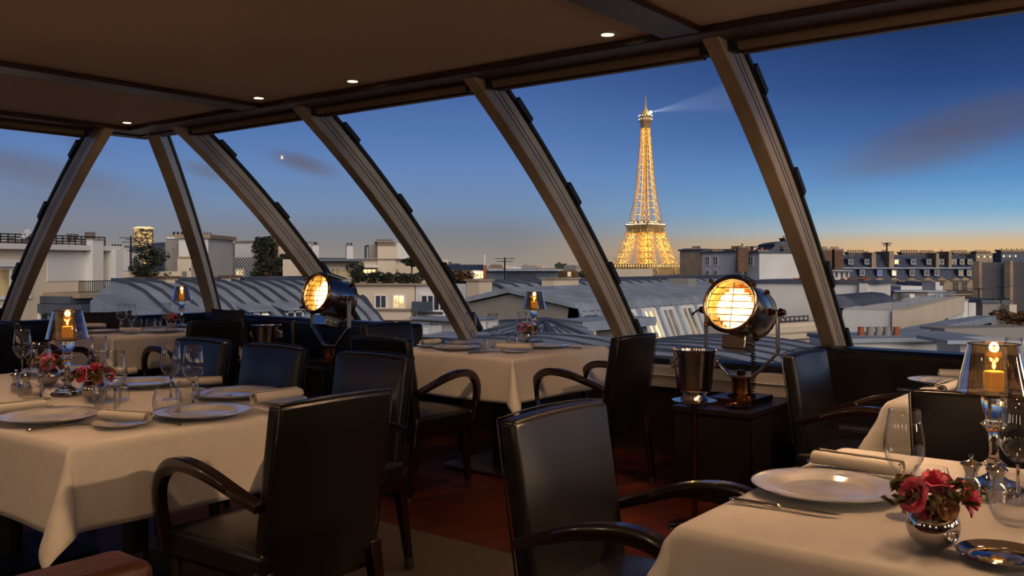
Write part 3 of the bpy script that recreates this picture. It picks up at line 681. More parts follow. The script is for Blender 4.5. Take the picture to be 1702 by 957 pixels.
# ---------------------------------------------------------------- searchlights
M['lampglow'] = emis('searchlight lamp glow', (1, .74, .36, 1), 7)
M['reflector'] = mat('gilded reflector', rgb(225, 170, 90), .18, 1)
def searchlight(loc, label):
    r = empty('searchlight', loc, 0, label, 'searchlight', None)
    t_ = math.radians(14); C = Vector((0, 0, .545)); ax = Vector((-math.cos(t_), 0, math.sin(t_)))
    R = ax.to_track_quat('Z', 'Y').to_matrix()     # local z -> lamp axis
    # R columns: x,y local; make side axis horizontal
    side = Vector((0, 1, 0)); upv = ax.cross(side)*-1; 
    if upv.z < 0: upv = -upv
    R = Matrix((side, upv, ax)).transposed()
    W = lambda x, y, z: C + R @ Vector((x, y, z))   # x sideways, y up, z forward
    a = MB(); a.lathe([(.150, .15), (.156, .13), (.156, -.15), (.150, -.165), (.135, -.175), (.09, -.20), (.03, -.212), (0, -.214), (0, -.20), (.085, -.185), (.13, -.16), (.150, -.145), (.150, .12), (.150, .15)], 48, C, R, cap=False); dr = a.build('lamp_drum', M['drum'], r, smooth=.6)
    a = MB(); a.lathe([(.150, .135), (.166, .135), (.171, .142), (.171, .160), (.166, .168), (.158, .172), (.150, .168), (.145, .160), (.145, .142)], 56, C, R, closed=True); a.build('lens_ring', M['ring'], r, smooth=.6)
    a = MB(); a.lathe([(.158, -.150), (.164, -.150), (.164, -.132), (.158, -.132)], 56, C, R, closed=True); a.build('rear_ring', M['ring'], r, smooth=.6)
    a = MB(); a.lathe([(.146, .13), (.13, .06), (.10, .00), (.06, -.04), (0, -.055)], 40, C, R); a.f = a.f[:160]; a.m = a.m[:160]; a.build('reflector', M['reflector'], dr, smooth=3)
    a = MB(); pl = []
    # stepped outline of the glowing lamp bank behind the louvres
    steps = [(.112, .045), (.088, .075), (.064, .095), (.040, .108), (.014, .115), (-.012, .113), (-.038, .103), (-.062, .086), (-.086, .066), (-.108, .040)]
    for y, hw in steps: a.box(W(.012, y-.012, .06), (2*hw, .024, .004), R)
    a.build('glowing_bulb', M['lampglow'], dr)
    a = MB(); a.lathe([(.147, .158), (0, .160)], 40, C, R); a.build('lens', M['glass'], r, smooth=3)
    for k in range(6):
        y = .10-.04*k; hw = math.sqrt(.143**2-y*y); a = MB(); a.box(W(0, y, .135), (2*hw, .005, .018), R); a.build('louvre', M['reflector'], dr)
    a = MB(); a.box(W(0, 0, .128), (.004, .27, .006), R); a.build('centre_bar', M['steel'], dr)
    for k in range(4):
        th = PI/4+k*PI/2; x, y = math.cos(th), math.sin(th)
        a = MB(); a.tube([W(x*.172, y*.172, .12), W(x*.180, y*.180, .150), W(x*.178, y*.178, .182)], .007, 8); a.lathe([(0, -.006), (.012, -.006), (.012, .008), (0, .010)], 12, W(x*.178, y*.178, .176), R); a.box(W(x*.180, y*.180, .17), (.034, .010, .012), R @ Matrix.Rotation(th, 3, 'Z')); a.build('wing_nut', M['brass'], r, smooth=.6)
    a = MB()    # vent hood on top and side fittings
    vs = []
    a.box(W(0, .166, .02), (.10, .016, .20), R); a.box(W(0, .178, .02), (.12, .008, .22), R); a.build('vent_hood', M['drum'], r, bevel=.004)
    for s, z0 in ((1, -.06), (-1, -.06)):
        a = MB(); a.lathe([(0, -.028), (.010, -.022), (.014, 0), (.010, .020), (0, .026)], 12, W(s*.10, .135, z0-.06), R); a.build('latch_knob', M['bronze'], r, smooth=3)
    a = MB(); a.lathe([(0, -.028), (.012, -.022), (.016, 0), (.012, .020), (0, .026)], 12, W(-.07, -.155, -.10), R); a.build('latch_knob', M['bronze'], r, smooth=3)
    a = MB(); a.box(W(0, -.205, -.01), (.15, .085, .15), R); bx = a.build('switch_box', M['chrome'], r, bevel=.008)
    a = MB(); a.box(W(0, -.165, -.01), (.09, .03, .09), R); a.build('neck', M['bronze'], r, bevel=.004)
    for k in range(3):
        a = MB(); a.lathe([(0, 0), (.008, 0), (.008, .006), (.004, .018), (0, .020)], 10, W(-.076, -.205, .035-.040*k), R @ Matrix.Rotation(-PI/2, 3, 'Y')); a.build('switch', M['silver'], bx, smooth=.6)
    yk = MB(); hw = .225
    path = [(0, -hw, .545), (0, -hw, .30), (0, -.075, .150), (0, .075, .150), (0, hw, .30), (0, hw, .545)]
    yk.sweep(path, [(.019, -.006), (.019, .006), (-.019, .006), (-.019, -.006)], up=(1, 0, 0))
    vs = yk.v; yk = MB()
    pts = [Vector(p) for p in path]
    for p, q in zip(pts, pts[1:]):
        yk.bar(p, q, .040, .012, up=(0, (q-p).z, -(q-p).y) if abs((q-p).normalized().z) < .98 else (0, 1, 0))
    yk.build('yoke', M['drum'], r, bevel=.003)
    for s in (-1, 1):
        a = MB(); Rk = Matrix.Rotation(-s*PI/2, 3, 'X')
        a.lathe([(.022, -.055), (.022, -.045), (.014, -.04), (.014, .004), (.024, .006), (.024, .020), (.016, .024), (.020, .034), (.012, .042), (0, .044)], 16, (0, s*(hw+.004), .535), Rk); a.build('pivot_knob', M['bronze'], r, smooth=.6)
        a = MB(); a.tube([(0, s*(hw+.040), .535), (-.02, s*(hw+.055), .528), (-.05, s*(hw+.06), .515)], .006, 8); a.lathe([(0, -.010), (.010, -.006), (.010, .006), (0, .010)], 10, (-.055, s*(hw+.062), .512)); a.build('tilt_lever', M['silver'], r, smooth=3)
    a = MB(); a.lathe([(.085, .034), (.085, .046), (.070, .050), (.058, .052), (.056, .06), (.055, .128), (.060, .134), (.060, .143), (0, .143)], 32); a.lathe([(.026, .157), (.026, .178), (.018, .186), (0, .187)], 16); a.build('post', M['bronze'], r, smooth=.6)
    a = MB(); a.box((0, 0, .017), (.33, .26, .034)); a.build('base_plate', M['bronze'], r, bevel=.004)
    a = MB(); pts = []
    for k in range(160):
        f = k/159; pts.append((.055+.012*math.cos(k*.75)+.02*math.sin(f*PI), -.045+.012*math.sin(k*.75), .34-.30*f))
    a.tube(pts, .0042, 6); a.build('coiled_cable', M['rubber'], r, smooth=3)
    r.scale = (.95,)*3
    return r
def pedestal(x0, x1, y0, y1, label):
    r = empty('pedestal', ((x0+x1)/2, (y0+y1)/2, 0), 0, label, 'pedestal'); w, h = (x1-x0)/2, (y1-y0)/2
    a = MB(); a.box2((-w+.01, -h+.01, 0), (w-.01, h-.01, .47)); a.build('pedestal_body', M['pedestal'], r, bevel=.004)
    a = MB(); a.box2((-w, -h, .47), (w, h, .5)); a.build('pedestal_top', M['pedestal'], r, bevel=.003)
pedestal(4.49, 5.12, 1.94, 2.40, 'black block pedestal carrying the large near searchlight')
pedestal(4.46, 5.02, 5.26, 5.78, 'dark pedestal carrying the smaller far searchlight behind the chairs')
searchlight((4.855, 2.155, .501), 'large polished nautical searchlight glowing on the black pedestal at right')
searchlight((4.76, 5.52, .501), 'polished nautical searchlight glowing behind the long table, the far one')
for px, py, lb in ((1159, 671.5, 'small silver saucer on the pedestal below the wine cooler'), (1227, 677, 'small silver saucer at the front edge of the searchlight pedestal')):
    p = onz(px, py, .5); place(CO, (p.x, p.y, .501), 0, lb, None, used, .9)
p = onz(529, 606, .5); place(CO, (4.60, 5.66, .501), 0, 'small silver saucer beside the far searchlight post', None, used, .9)

# ---------------------------------------------------------------- wine coolers
def bucket(loc, label, rz=0):
    r = empty('champagne_bucket', loc, rz, label, 'ice bucket')
    a = MB(); a.lathe([(0, .022), (.050, .022), (.058, .0), (.064, 0), (.066, .006), (.056, .020), (.052, .030), (.070, .040), (.080, .052), (.084, .07), (.100, .232), (.106, .236), (.107, .242), (.103, .245), (.097, .240), (.080, .07), (.07, .055), (0, .05)], 40); a.build('bucket_body', M['chrome'], r, smooth=.5)
    for s in (-1, 1):
        a = MB(); a.tube([(s*(.096+.022*math.sin(k*PI/8)), 0, .205-.045*k/8) for k in range(9)], .0055, 8)
        a.tube([(s*(.112+.0*k), .022*math.cos(k*PI/6), .178+.022*math.sin(k*PI/6)) for k in range(13)], .004, 8); a.build('ring_handle', M['silver'], r, smooth=3)
    return r
def stand(loc, zt, label):
    r = empty('bucket_stand', loc, 0, label, 'stand')
    a = MB(); a.lathe([(0, zt-.016), (.02, zt-.018), (.10, zt-.010), (.107, zt-.006), (.107, zt), (.10, zt), (0, zt-.001)], 40); a.build('stand_plate', M['chrome'], r, smooth=.6)
    a = MB(); a.lathe([(.013, .02), (.013, zt-.015)], 16); a.build('pole', M['bronze'], r, smooth=1)
    a = MB(); a.lathe([(0, 0), (.125, 0), (.128, .006), (.12, .014), (.05, .022), (.02, .034), (0, .036)], 36); a.build('stand_foot', M['chrome'], r, smooth=.8)
p = P(1154, 600, 4.42); stand((p.x, p.y, .0), .618, 'slender stand with round chrome foot under the near wine cooler'); bucket((p.x, p.y, .6185), 'silver wine cooler with ring handles on a stand beside the large searchlight', -.72)
p = P(442.5, 540, 6.5); stand((p.x, p.y, 0), .60, 'stand under the far silver wine cooler'); bucket((p.x, p.y, .6005), 'silver wine cooler behind the chairs left of the far searchlight', -1.1)

# ---------------------------------------------------------------- banquettes
def banquette(segs, label):
    """segs: list of (back x0,y0,x1,y1), (seat x0,y0,x1,y1)"""
    r = empty('banquette', (0, 0, 0), 0, label, 'banquette')
    for q, w in segs:
        x0, y0, x1, y1 = q; a = MB()
        if w == 'back': a.box2((x0, y0, .05), (x1, y1, .81)); a.build('backrest', M['leather'], r, bevel=.04, seg=4)
        elif w == 'seat': a.box2((x0, y0, .30), (x1, y1, .46)); a.build('seat', M['leather'], r, bevel=.035, seg=4)
        else: a.box2((x0, y0, 0), (x1, y1, .30)); a.build('base', M['black'], r, bevel=.005)
    return r
banquette([((5.08, -.2, 5.30, 1.86), 'back'), ((5.08, -1.3, 5.30, -.21), 'back'), ((4.70, .36, 5.09, 1.84), 'seat'), ((4.70, -1.3, 5.09, .35), 'seat'), ((4.74, -1.3, 5.08, 1.8), 'base')], 'long black leather banquette along the window at right')
banquette([((5.06, 4.98, 5.26, 6.34), 'back'), ((5.06, 6.35, 5.26, 7.70), 'back'), ((3.8, 7.71, 5.26, 7.92), 'back'), ((2.3, 7.71, 3.79, 7.92), 'back'), ((4.62, 5.9, 5.07, 7.25), 'seat'), ((2.3, 7.27, 5.07, 7.71), 'seat'), ((4.66, 5.9, 5.06, 7.3), 'base'), ((2.3, 7.31, 5.06, 7.71), 'base')], 'black corner banquette around the far left table')
def cushion(loc, rz, tilt, label):
    n_ = 10; vs = []; fs = []
    for s in (-1, 1):
        for j in range(n_+1):
            for i in range(n_+1):
                u, v = i/n_*2-1, j/n_*2-1; e = (1-u**4)*(1-v**4); k = 1-.07*(1-abs(u*v))*(abs(u)**4+abs(v)**4)*.5
                vs.append((u*.21*k, s*(.004+.065*e**.6), v*.21*k+.21))
    N1 = (n_+1)**2; I = lambda s, i, j: s*N1+j*(n_+1)+i
    for s in (0, 1): fs += [(I(s,i,j), I(s,i+1,j), I(s,i+1,j+1), I(s,i,j+1)) for j in range(n_) for i in range(n_)]
    for i in range(n_):
        for e in (0, n_): fs += [(I(0,i,e), I(0,i+1,e), I(1,i+1,e), I(1,i,e)), (I(0,e,i), I(0,e,i+1), I(1,e,i+1), I(1,e,i))]
    a = MB(); R = Matrix.Rotation(tilt, 3, 'X'); a.add([R @ Vector(v) for v in vs], fs)
    o = a.build('cushion', mat('charcoal cushion fabric %d' % (rz*10), rgb(34, 34, 38), .8, noise=.3, scale=60), None, smooth=3); o.location = loc; o.rotation_euler = (0, 0, rz); tag(o, label, 'cushion')
cushion((4.90, 6.98, .462), PI/2+.1, -.16, 'dark square cushion leaning on the banquette behind the far left table, right one')
cushion((3.98, 7.50, .462), PI-.05, -.16, 'dark cushion leaning on the banquette at the end wall, left one')
# brown leather armchair whose armrest enters at the lower left
r = empty('leather_armchair', (.70, 1.6, .0085), 0, 'brown leather armrest of an armchair in the bottom left corner', 'chair')
for nm, q in (('armrest', ((-.40, .235, .10), (.395, .395, .62))), ('armrest', ((-.40, -.395, .10), (.395, -.235, .62))), ('seat', ((-.28, -.23, .25), (.36, .23, .44))), ('backrest', ((-.45, -.395, .10), (-.29, .395, .82)))):
    a = MB(); a.box2(*q); a.build(nm, M['leather_brown'], r, bevel=.028, seg=4)
a = MB()
for x in (-.38, .34):
    for y in (-.34, .34): a.box((x, y, .05), (.04, .04, .10))
for x in (-.38, .34):
    for y in (-.34, .34):
        b_ = MB(); b_.box((x, y, .05), (.04, .04, .10)); b_.build('leg', M['darkwood'], r)
# ================================================================ the city outside
M['zinc'] = mat('zinc roof', rgb(160, 170, 186), .5, metal=.12, noise=.28, scale=1.3)
M['zincdark'] = mat('dark zinc', rgb(84, 92, 108), .5, metal=.2, noise=.3, scale=1.5)
M['slate'] = mat('slate', rgb(80, 86, 104), .6, noise=.35, scale=2.5)
M['cream'] = mat('cream render', rgb(214, 198, 176), .9, noise=.12, scale=.5)
M['white_wall'] = mat('white render', rgb(218, 216, 212), .9, noise=.12, scale=.6)
M['greywall'] = mat('grey render', rgb(150, 144, 138), .9, noise=.15, scale=.5)
M['stone'] = mat('limestone', rgb(168, 148, 124), .9, noise=.25, scale=1.2)
M['brickchim'] = mat('brown chimney brick', rgb(112, 86, 70), .9, noise=.35, scale=3)
M['terracotta'] = mat('terracotta', rgb(170, 96, 58), .85, noise=.3, scale=6)
M['iron'] = mat('dark iron', rgb(30, 32, 36), .6)
M['wframe'] = mat('white window frame', rgb(225, 225, 225), .6)
M['pane_dark'] = mat('dark window pane', rgb(44, 52, 66), .12, spec=.8)
M['pane_lit'] = emis('lit window', (1, .66, .28, 1), 3.0, noise=2.2)
M['pane_dim'] = emis('softly lit curtain', (.62, .42, .2, 1), .55, noise=1.2)
M['pane_blue'] = mat('blue blind', rgb(30, 80, 190), .5)
M['foliage'] = mat('dark foliage', rgb(58, 66, 50), .8, noise=.5, scale=2)
M['foliage_brown'] = mat('autumn foliage', rgb(110, 78, 48), .8, noise=.4, scale=2)
M['dishm'] = mat('dish metal', rgb(190, 192, 198), .5)
M['bricktex'] = mat('grey brick', rgb(120, 118, 116), .9, noise=.3, scale=9)
U, V = Vector((1, 0, 0)), Vector((0, 1, 0))
def solve(q, d, px):
    """point q+d*s that is seen in pixel column px"""
    k = (px-CX)/F; n_ = RT - FW*k; return q + d*(-(q.dot(n_))/(d.dot(n_)))
class Bld:
    def __init__(s, name, label, A, B, top, depth, wall='cream', zb=-9, topB=None, cat='building', group=None, coping=None):
        s.A = P(A[0], HZ, A[1]); s.B = P(B[0], HZ, B[1]); s.A.z = s.B.z = 0
        s.al = (s.B-s.A).normalized(); n_ = Vector((s.al.y, -s.al.x, 0))
        if n_.dot(-(s.A+s.B)) < 0: n_ = -n_
        s.n = n_; s.zt = CAMZ-(top-HZ)/F*A[1]; s.zb = zb; s.dp = depth
        s.o = Vector(((s.A.x+s.B.x)/2, (s.A.y+s.B.y)/2, zb)); s.r = empty(name, s.o, 0, label, cat, group)
        a = MB(); a.prism([s.A+Vector((0,0,zb)), s.B+Vector((0,0,zb)), s.B+Vector((0,0,s.zt)), s.A+Vector((0,0,s.zt))], -s.n*depth); s.put(a, 'wall', M[wall])
        if coping:
            L_ = (s.B-s.A).length; s.box(-.12, L_+.12, s.zt, s.zt+.14, .12, -depth-.1, 'roof_edge', M[coping])
    def put(s, a, nm, m, parent=None, **k):
        sh = s.o; a.v = [(v[0]-sh.x, v[1]-sh.y, v[2]-sh.z) for v in a.v]; return a.build(nm, m, parent or s.r, **k)
    def hit(s, px, py, back=0):
        r = ray(px, py); o = s.A - s.n*back; t_ = (o.dot(s.n))/(r.dot(s.n)); c = r*t_; c.z = CAMZ + r.z*t_
        return c
    def sz(s, px, py, back=0): c = s.hit(px, py, back); return (c-s.A).dot(s.al), c.z
    def pt(s, a, z, out=0): c = s.A + s.al*a + s.n*out; return Vector((c.x, c.y, z))
    def box(s, a0, a1, z0, z1, o0, o1, nm, m, parent=None, mb=None, **k):
        q = [s.pt(a0, z0, o0), s.pt(a1, z0, o0), s.pt(a1, z0, o1), s.pt(a0, z0, o1)]
        b = mb or MB(); b.hexa(q + [v+Vector((0,0,z1-z0)) for v in q])
        if mb is None: return s.put(b, nm, m, parent, **k)
    def pb(s, x0, y0, x1, y1, o0, o1, nm, m, parent=None, back=0, zb=None, **k):
        a0, z1 = s.sz(x0, y0, back); a1, z0 = s.sz(x1, y1, back)
        return s.box(a0, a1, z0 if zb is None else zb, z1, o0-back, o1-back, nm, M[m], parent, **k)
    def win(s, x0, y0, x1, y1, kind='dark', bars=(1, 0), back=0, frame='wframe', out=.04):
        a0, z1 = s.sz(x0, y0, back); a1, z0 = s.sz(x1, y1, back); w_ = abs(a1-a0); t_ = min(.09, w_*.1, (z1-z0)*.12)
        b = MB(); bx = lambda p, q, c, d: s.box(p, q, c, d, out-back, -.05-back, '', None, mb=b)
        bx(a0-t_, a1+t_, z1-t_*.2, z1+t_); bx(a0-t_*1.5, a1+t_*1.5, z0-t_*1.2, z0); bx(a0-t_, a0+t_*.2, z0, z1); bx(a1-t_*.2, a1+t_, z0, z1)
        for i in range(bars[0]): c = a0+(a1-a0)*(i+1)/(bars[0]+1); bx(c-t_*.35, c+t_*.35, z0, z1)
        for i in range(bars[1]): c = z0+(z1-z0)*(i+1)/(bars[1]+1); bx(a0, a1, c-t_*.3, c+t_*.3)
        f = s.put(b, 'window', M[frame])
        b = MB(); s.box(a0, a1, z0, z1, .012-back, -.04-back, '', None, mb=b); p = s.put(b, 'pane', M['pane_'+kind]); 
        p.parent = f; return f
    def chim(s, x0, y0, x1, y1, m='cream', th=.7, back=0, pots=3, cap='stone', py_=3, pot='terracotta'):
        a0, z1 = s.sz(x0, y0, back); a1, z0 = s.sz(x1, y1, back)
        c = s.box(a0, a1, z0, z1, -back, -th-back, 'chimney', M[m]); w_ = a1-a0
        s.box(a0-.06*w_, a1+.06*w_, z1, z1+.08*w_, .03-back, -th-.03-back, 'chimney_cap', M[cap], c)
        for i in range(pots):
            k = a0+w_*(i+.5)/pots; p = s.pt(k, z1+.08*w_, -th/2-back); rr = min(.14, w_/pots*.32); h = py_/F*abs(p.dot(FW)); b = MB()
            b.lathe([(rr, 0), (rr*.8, h*.8), (rr*.95, h*.85), (rr*.95, h), (rr*.6, h)], 10, p); s.put(b, 'chimney_pot', M[pot], c, smooth=.7)
        return c
    def rail(s, x0, x1, y0, y1, n_, out=.0, bars=2, w_=.025, m='iron', nm='railing'):
        a0, z1 = s.sz(x0, y0); a1, z0 = s.sz(x1, y1); b = MB()
        for i in range(n_+1): k = a0+(a1-a0)*i/n_; b.bar(s.pt(k, z0, out), s.pt(k, z1, out), w_)
        for j in range(bars): z = z1-(z1-z0)*j/max(1, bars); b.bar(s.pt(a0, z, out), s.pt(a1, z, out), w_*1.2)
        s.put(b, nm, M[m])
    def slope(s, x0, x1, y0, y1, lean, m='slate', th=.25, seams=0, back=0, nm='roof', base=None):
        """sloping roof face from (y0, on the plane) up to y1, leaning back; its body fills behind"""
        a0, zb_ = s.sz(x0, y0, back); a1, _ = s.sz(x1, y0, back)
        # height so that the top edge shows at y1 at the leaned-back distance
        r0 = s.hit((x0+x1)/2, y1, back+lean); zt = r0.z
        q = [s.pt(a0, zb_, -back), s.pt(a1, zb_, -back), s.pt(a1, zb_, -back-max(s.dp*.9, lean+1)), s.pt(a0, zb_, -back-max(s.dp*.9, lean+1))]
        t_ = [s.pt(a0+min(.3, lean*.3), zt, -back-lean), s.pt(a1-min(.3, lean*.3), zt, -back-lean), s.pt(a1-min(.3, lean*.3), zt, -back-max(s.dp*.9, lean+1)+.3), s.pt(a0+min(.3, lean*.3), zt, -back-max(s.dp*.9, lean+1)+.3)]
        b = MB(); b.hexa(q+t_)
        for i in range(seams): f = (i+.5)/seams; b.bar(q[0].lerp(q[1], f)+s.n*.02, t_[0].lerp(t_[1], f)+s.n*.02, .07, .07)
        return s.put(b, nm, M[m])
    def dorm(s, x0, y0, x1, y1, kind='dark', back=0, dep=1.6, m='white_wall', rm='zincdark', bars=(1, 0)):
        a0, z1 = s.sz(x0, y0, back); a1, z0 = s.sz(x1, y1, back); w_ = a1-a0; g = w_*.22
        d = s.box(a0-g, a1+g, z0-g*.5, z1+g*.6, -back, -back-dep, 'dormer', M[m])
        s.box(a0-g*1.6, a1+g*1.6, z1+g*.6, z1+g*1.3, .10-back, -back-dep, 'dormer_roof', M[rm], d)
        s.win(x0, y0, x1, y1, kind, bars, back=back)
        return d
def foliage(name, label, c, rx, rz_, n_, leaf, m='foliage', trunk=0, group=None, cat='shrub', seed=1, pot=None, flat=1):
    rnd = random.Random(seed); r = empty(name, (c.x, c.y, c.z-rz_-trunk), 0, label, cat, group); b = MB()
    o = Vector((0, 0, rz_+trunk)); bl = [(Vector((rnd.uniform(-.6, .6)*rx, rnd.uniform(-.6, .6)*rx, rnd.uniform(-.5, .6)*rz_)), rnd.uniform(.35, .6)) for _ in range(7)]
    for _ in range(n_):
        q, s_ = rnd.choice(bl); d = Vector((rnd.gauss(0, 1), rnd.gauss(0, 1), rnd.gauss(0, 1))).normalized()*rnd.uniform(.6, 1)*s_
        p = o + q + Vector((d.x*rx, d.y*rx, d.z*rz_)); R = Matrix.Rotation(rnd.uniform(0, 6), 3, 'Z') @ Matrix.Rotation(rnd.uniform(-1.3, 1.3), 3, 'X'); l = leaf*rnd.uniform(.7, 1.4)
        b.add([p + R @ Vector(v) for v in ((-l, 0, 0), (0, -l*.5, 0), (l, 0, l*.2), (0, l*.5, 0))], [(0, 1, 2, 3)])
    b.build('foliage', M[m], r)
    b = MB(); 
    b.tube([(0, 0, 0), (.02, 0, trunk+rz_*.4), (0, .02, trunk+rz_)], max(.03, rx*.06), 6)
    for k in range(6): th = k*1.05; b.tube([(0, 0, trunk+rz_*.3), (rx*.3*math.cos(th), rx*.3*math.sin(th), trunk+rz_*.75), (rx*.7*math.cos(th), rx*.7*math.sin(th), trunk+rz_*1.15)], max(.015, rx*.03), 5)
    b.build('trunk', M['brickchim'], r)
    return r
def mast(px, y0, y1, D, label, arms=3):
    p = P(px, y1, D); h = (y1-y0)/F*D; r = empty('television_antenna', p, 0, label, 'antenna'); b = MB(); b.bar((0,0,0), (0,0,h), .05*D/40); b.build('mast', M['iron'], r)
    b = MB()
    for k in range(arms): z = h*(.95-.12*k); wd_ = min(.5*D/40, .55)*(1-k*.2); b.bar(RT*-wd_+Vector((0,0,z)), RT*wd_+Vector((0,0,z)), .03*D/40)
    b.bar(Vector((0,0,h*.9))-FW*.4, Vector((0,0,h*.9))+FW*.4, .03*D/40); b.build('crossbar', M['iron'], r)
def dish(px, py, rad, D, label, aim, by=None):
    c = P(px, py, D); R_ = rad/F*D; r = empty('satellite_dish', c-Vector((0,0,R_*1.6)), 0, label, 'satellite dish'); o = Vector((0,0,R_*1.6)); Rm = aim.normalized().to_track_quat('Z', 'Y').to_matrix()
    b = MB(); b.lathe([(0, -.16*R_), (.5*R_, -.12*R_), (R_, 0), (R_*1.02, .02*R_), (R_*.98, .03*R_), (.5*R_, -.09*R_), (0, -.13*R_)], 28, o, Rm); b.build('reflector', M['dishm'], r, smooth=1)
    b = MB(); b.bar((0,0,(py-by)/F*D+R_*1.6 if by else 0), o*.95, R_*.09); b.bar(o-Vector((0,0,R_*.9)), o+aim.normalized()*R_*.7, R_*.06); b.box(o+aim.normalized()*R_*.72, (R_*.14,)*3); b.build('feed_arm', M['iron'], r)
# ground far below
a = MB(); a.box2((6.2, -260, -9.6), (900, 1700, -9.0)); o = a.build('ground', M['zincdark']); o['kind'] = 'structure'
a = MB(); a.box2((-700, 9.2, -9.6), (6.2, 1700, -9.0)); o = a.build('ground', M['zincdark']); o['kind'] = 'structure'
a = MB(); a.box2((-700, -700, -57), (2600, 2600, -56)); o = a.build('ground', M['zincdark']); o['kind'] = 'structure'
# ---- 1 cream building at far left
b1 = Bld('apartment_building', 'cream rendered building with roof railing and balcony at the left edge', (-90, 18.4), (187, 22.5), 412, 9, 'cream')
b1.box(-.2, (b1.B-b1.A).length+.15, b1.zt, b1.zt+.12, .22, -9, 'roof_edge', M['white_wall'])
b1.rail(-80, 172, 385.5, 411, 22, out=.05, bars=4, w_=.022)
b1.win(-40, 446, 43, 490, 'dim', (2, 0)); b1.pb(-42, 431, 50, 443, .12, 0, 'shutter_box', 'white_wall')
b1.win(-30, 515, 21, 545, 'dark', (3, 0)); b1.win(66, 522, 105, 545, 'dark', (2, 0)); b1.win(112, 524, 160, 545, 'dark', (2, 0))
b1.chim(128, 402, 148, 412, pots=4, back=1.2, py_=12, pot='brickchim'); b1.chim(154, 398, 172, 486, 'white_wall', .5, -.25, pots=5, py_=11, pot='brickchim')
b1.pb(174, 415, 187, 545, .35, 0, 'pilaster', 'white_wall'); b1.pb(78, 418, 150, 466, .02, -.1, 'recess_panel', 'white_wall')
b1.pb(70, 486, 186, 490, 1.1, 0, 'balcony_slab', 'stone'); b1.rail(78, 182, 467, 486, 34, out=.95, bars=1, w_=.016); 
for q in ((66, 492, 150, 496, .9), (62, 505, 178, 509, 1.3)):
    b1.pb(q[0], q[1], q[2], q[3]+4, q[4], 0, 'awning', 'zincdark')
x, z = b1.sz(188, 470); bb = MB(); bb.tube([b1.pt(x-.4, z, .1), b1.pt(x-.05, z-.15, .1), b1.pt(x, z-.4, .1), b1.pt(x-.28, z-.65, .1), b1.pt(x-.3, z-2.5, .1)], .07, 8); b1.put(bb, 'drainpipe', M['white_wall'], smooth=3)
for k, (x0, x1) in enumerate(((24, 37), (52, 68))): b1.chim(x0, 401, x1, 411, 'greywall', .5, 1.0, pots=1, py_=5, pot='brickchim')
dish(43, 388, 9, 20, 'round satellite dish on the roof of the left cream building', Vector((-.7, -.3, .45)))
b1.chim(8, 397, 22, 411, 'white_wall', .6, 1.6, pots=0); b1.chim(78, 397, 90, 411, 'white_wall', .6, 1.6, pots=0)
# ---- 2 white chimneys and low blocks behind
b2 = Bld('rooftop_blocks', 'white chimney block with dark cap right of the left cream building', (186, 33), (236, 34), 416, 3, 'white_wall', coping='zincdark')
b2.chim(197, 411, 215, 450, 'white_wall', .9, -.5, pots=4, py_=4, pot='iron'); b2.rail(200, 236, 443, 450, 12, out=.5)
b2.win(222, 424, 228, 434, 'dark')
dish(196, 427, 4.6, 24, 'small upper satellite dish beside the white chimney', Vector((.2, -1, .35)), 471); dish(196, 443, 8.6, 24, 'large satellite dish below the small one beside the white chimney', Vector((.4, -1, .3)), 471)
dish(198, 463, 7, 23.5, 'lowest satellite dish above the drainpipe', Vector((.9, -.6, .2)), 471)
bp_ = Bld('chimney_pier', 'cream pier carrying the satellite dishes above the drainpipe', (189, 23.3), (205, 23.3), 471, 1.1, 'cream', cat='pier', coping='stone')
b2b = Bld('parapet_wall', 'long low cream parapet wall above the grey zinc roof', (196, 31), (302, 31), 451, .5, 'cream'); b2b.pb(255, 455, 262, 460, .4, 0, 'planter', 'terracotta')
mast(217.5, 392, 451, 31.3, 'tall thin antenna mast in front of the white chimney', 4)
foliage('roof_shrub', 'dark shrub on the roof left of the tall white chimney', P(246, 437, 31), .75, .65, 900, .07, seed=3)
foliage('roof_shrub', 'dark low bush at the foot of the antenna mast', P(236, 455, 30.5), .45, .3, 400, .06, seed=4)
b3 = Bld('office_building', 'dark grey block with vertical windows beside the lit tower', (251, 96), (273, 92), 404, 10, 'zincdark', zb=-30)
for k in range(5): b3.win(253+4*k, 409, 255.4+4*k, 436, 'dark', (0, 3), frame='zincdark')
# far lit tower
tr = empty('skyscraper', P(238.5, 440, 1500), 0, 'distant round tower glowing with golden windows on the left skyline', 'tower'); R_ = 15.5/F*1500; hh = 63/F*1500
m, t, out = nt('glittering facade'); N = t.nodes.new; L = t.links.new; tc = N('ShaderNodeTexCoord'); mp = N('ShaderNodeMapping'); mp.inputs['Scale'].default_value = (.30, .30, .33); vo = N('ShaderNodeTexVoronoi'); vo.inputs['Scale'].default_value = 1.0
L(tc.outputs['Object'], mp.inputs[0]); L(mp.outputs[0], vo.inputs['Vector']); rr = N('ShaderNodeValToRGB'); rr.color_ramp.elements[0].position = .45; rr.color_ramp.elements[1].position = .8; rr.color_ramp.elements[0].color = (.07, .05, .035, 1); rr.color_ramp.elements[1].color = (1, .62, .24, 1)
L(vo.outputs['Color'], rr.inputs[0]); em = N('ShaderNodeEmission'); L(rr.outputs[0], em.inputs[0]); em.inputs[1].default_value = .8; L(em.outputs[0], out.inputs[0])
bb = MB(); bb.lathe([(R_*.98, -20), (R_, 0), (R_, hh*.95)], 40); bb.build('facade', m, tr, smooth=.6)
for z in (.55, .30): bb = MB(); bb.lathe([(R_*1.01, hh*z), (R_*1.01, hh*z+1.2)], 40); bb.build('floor_band', M['zincdark'], tr)
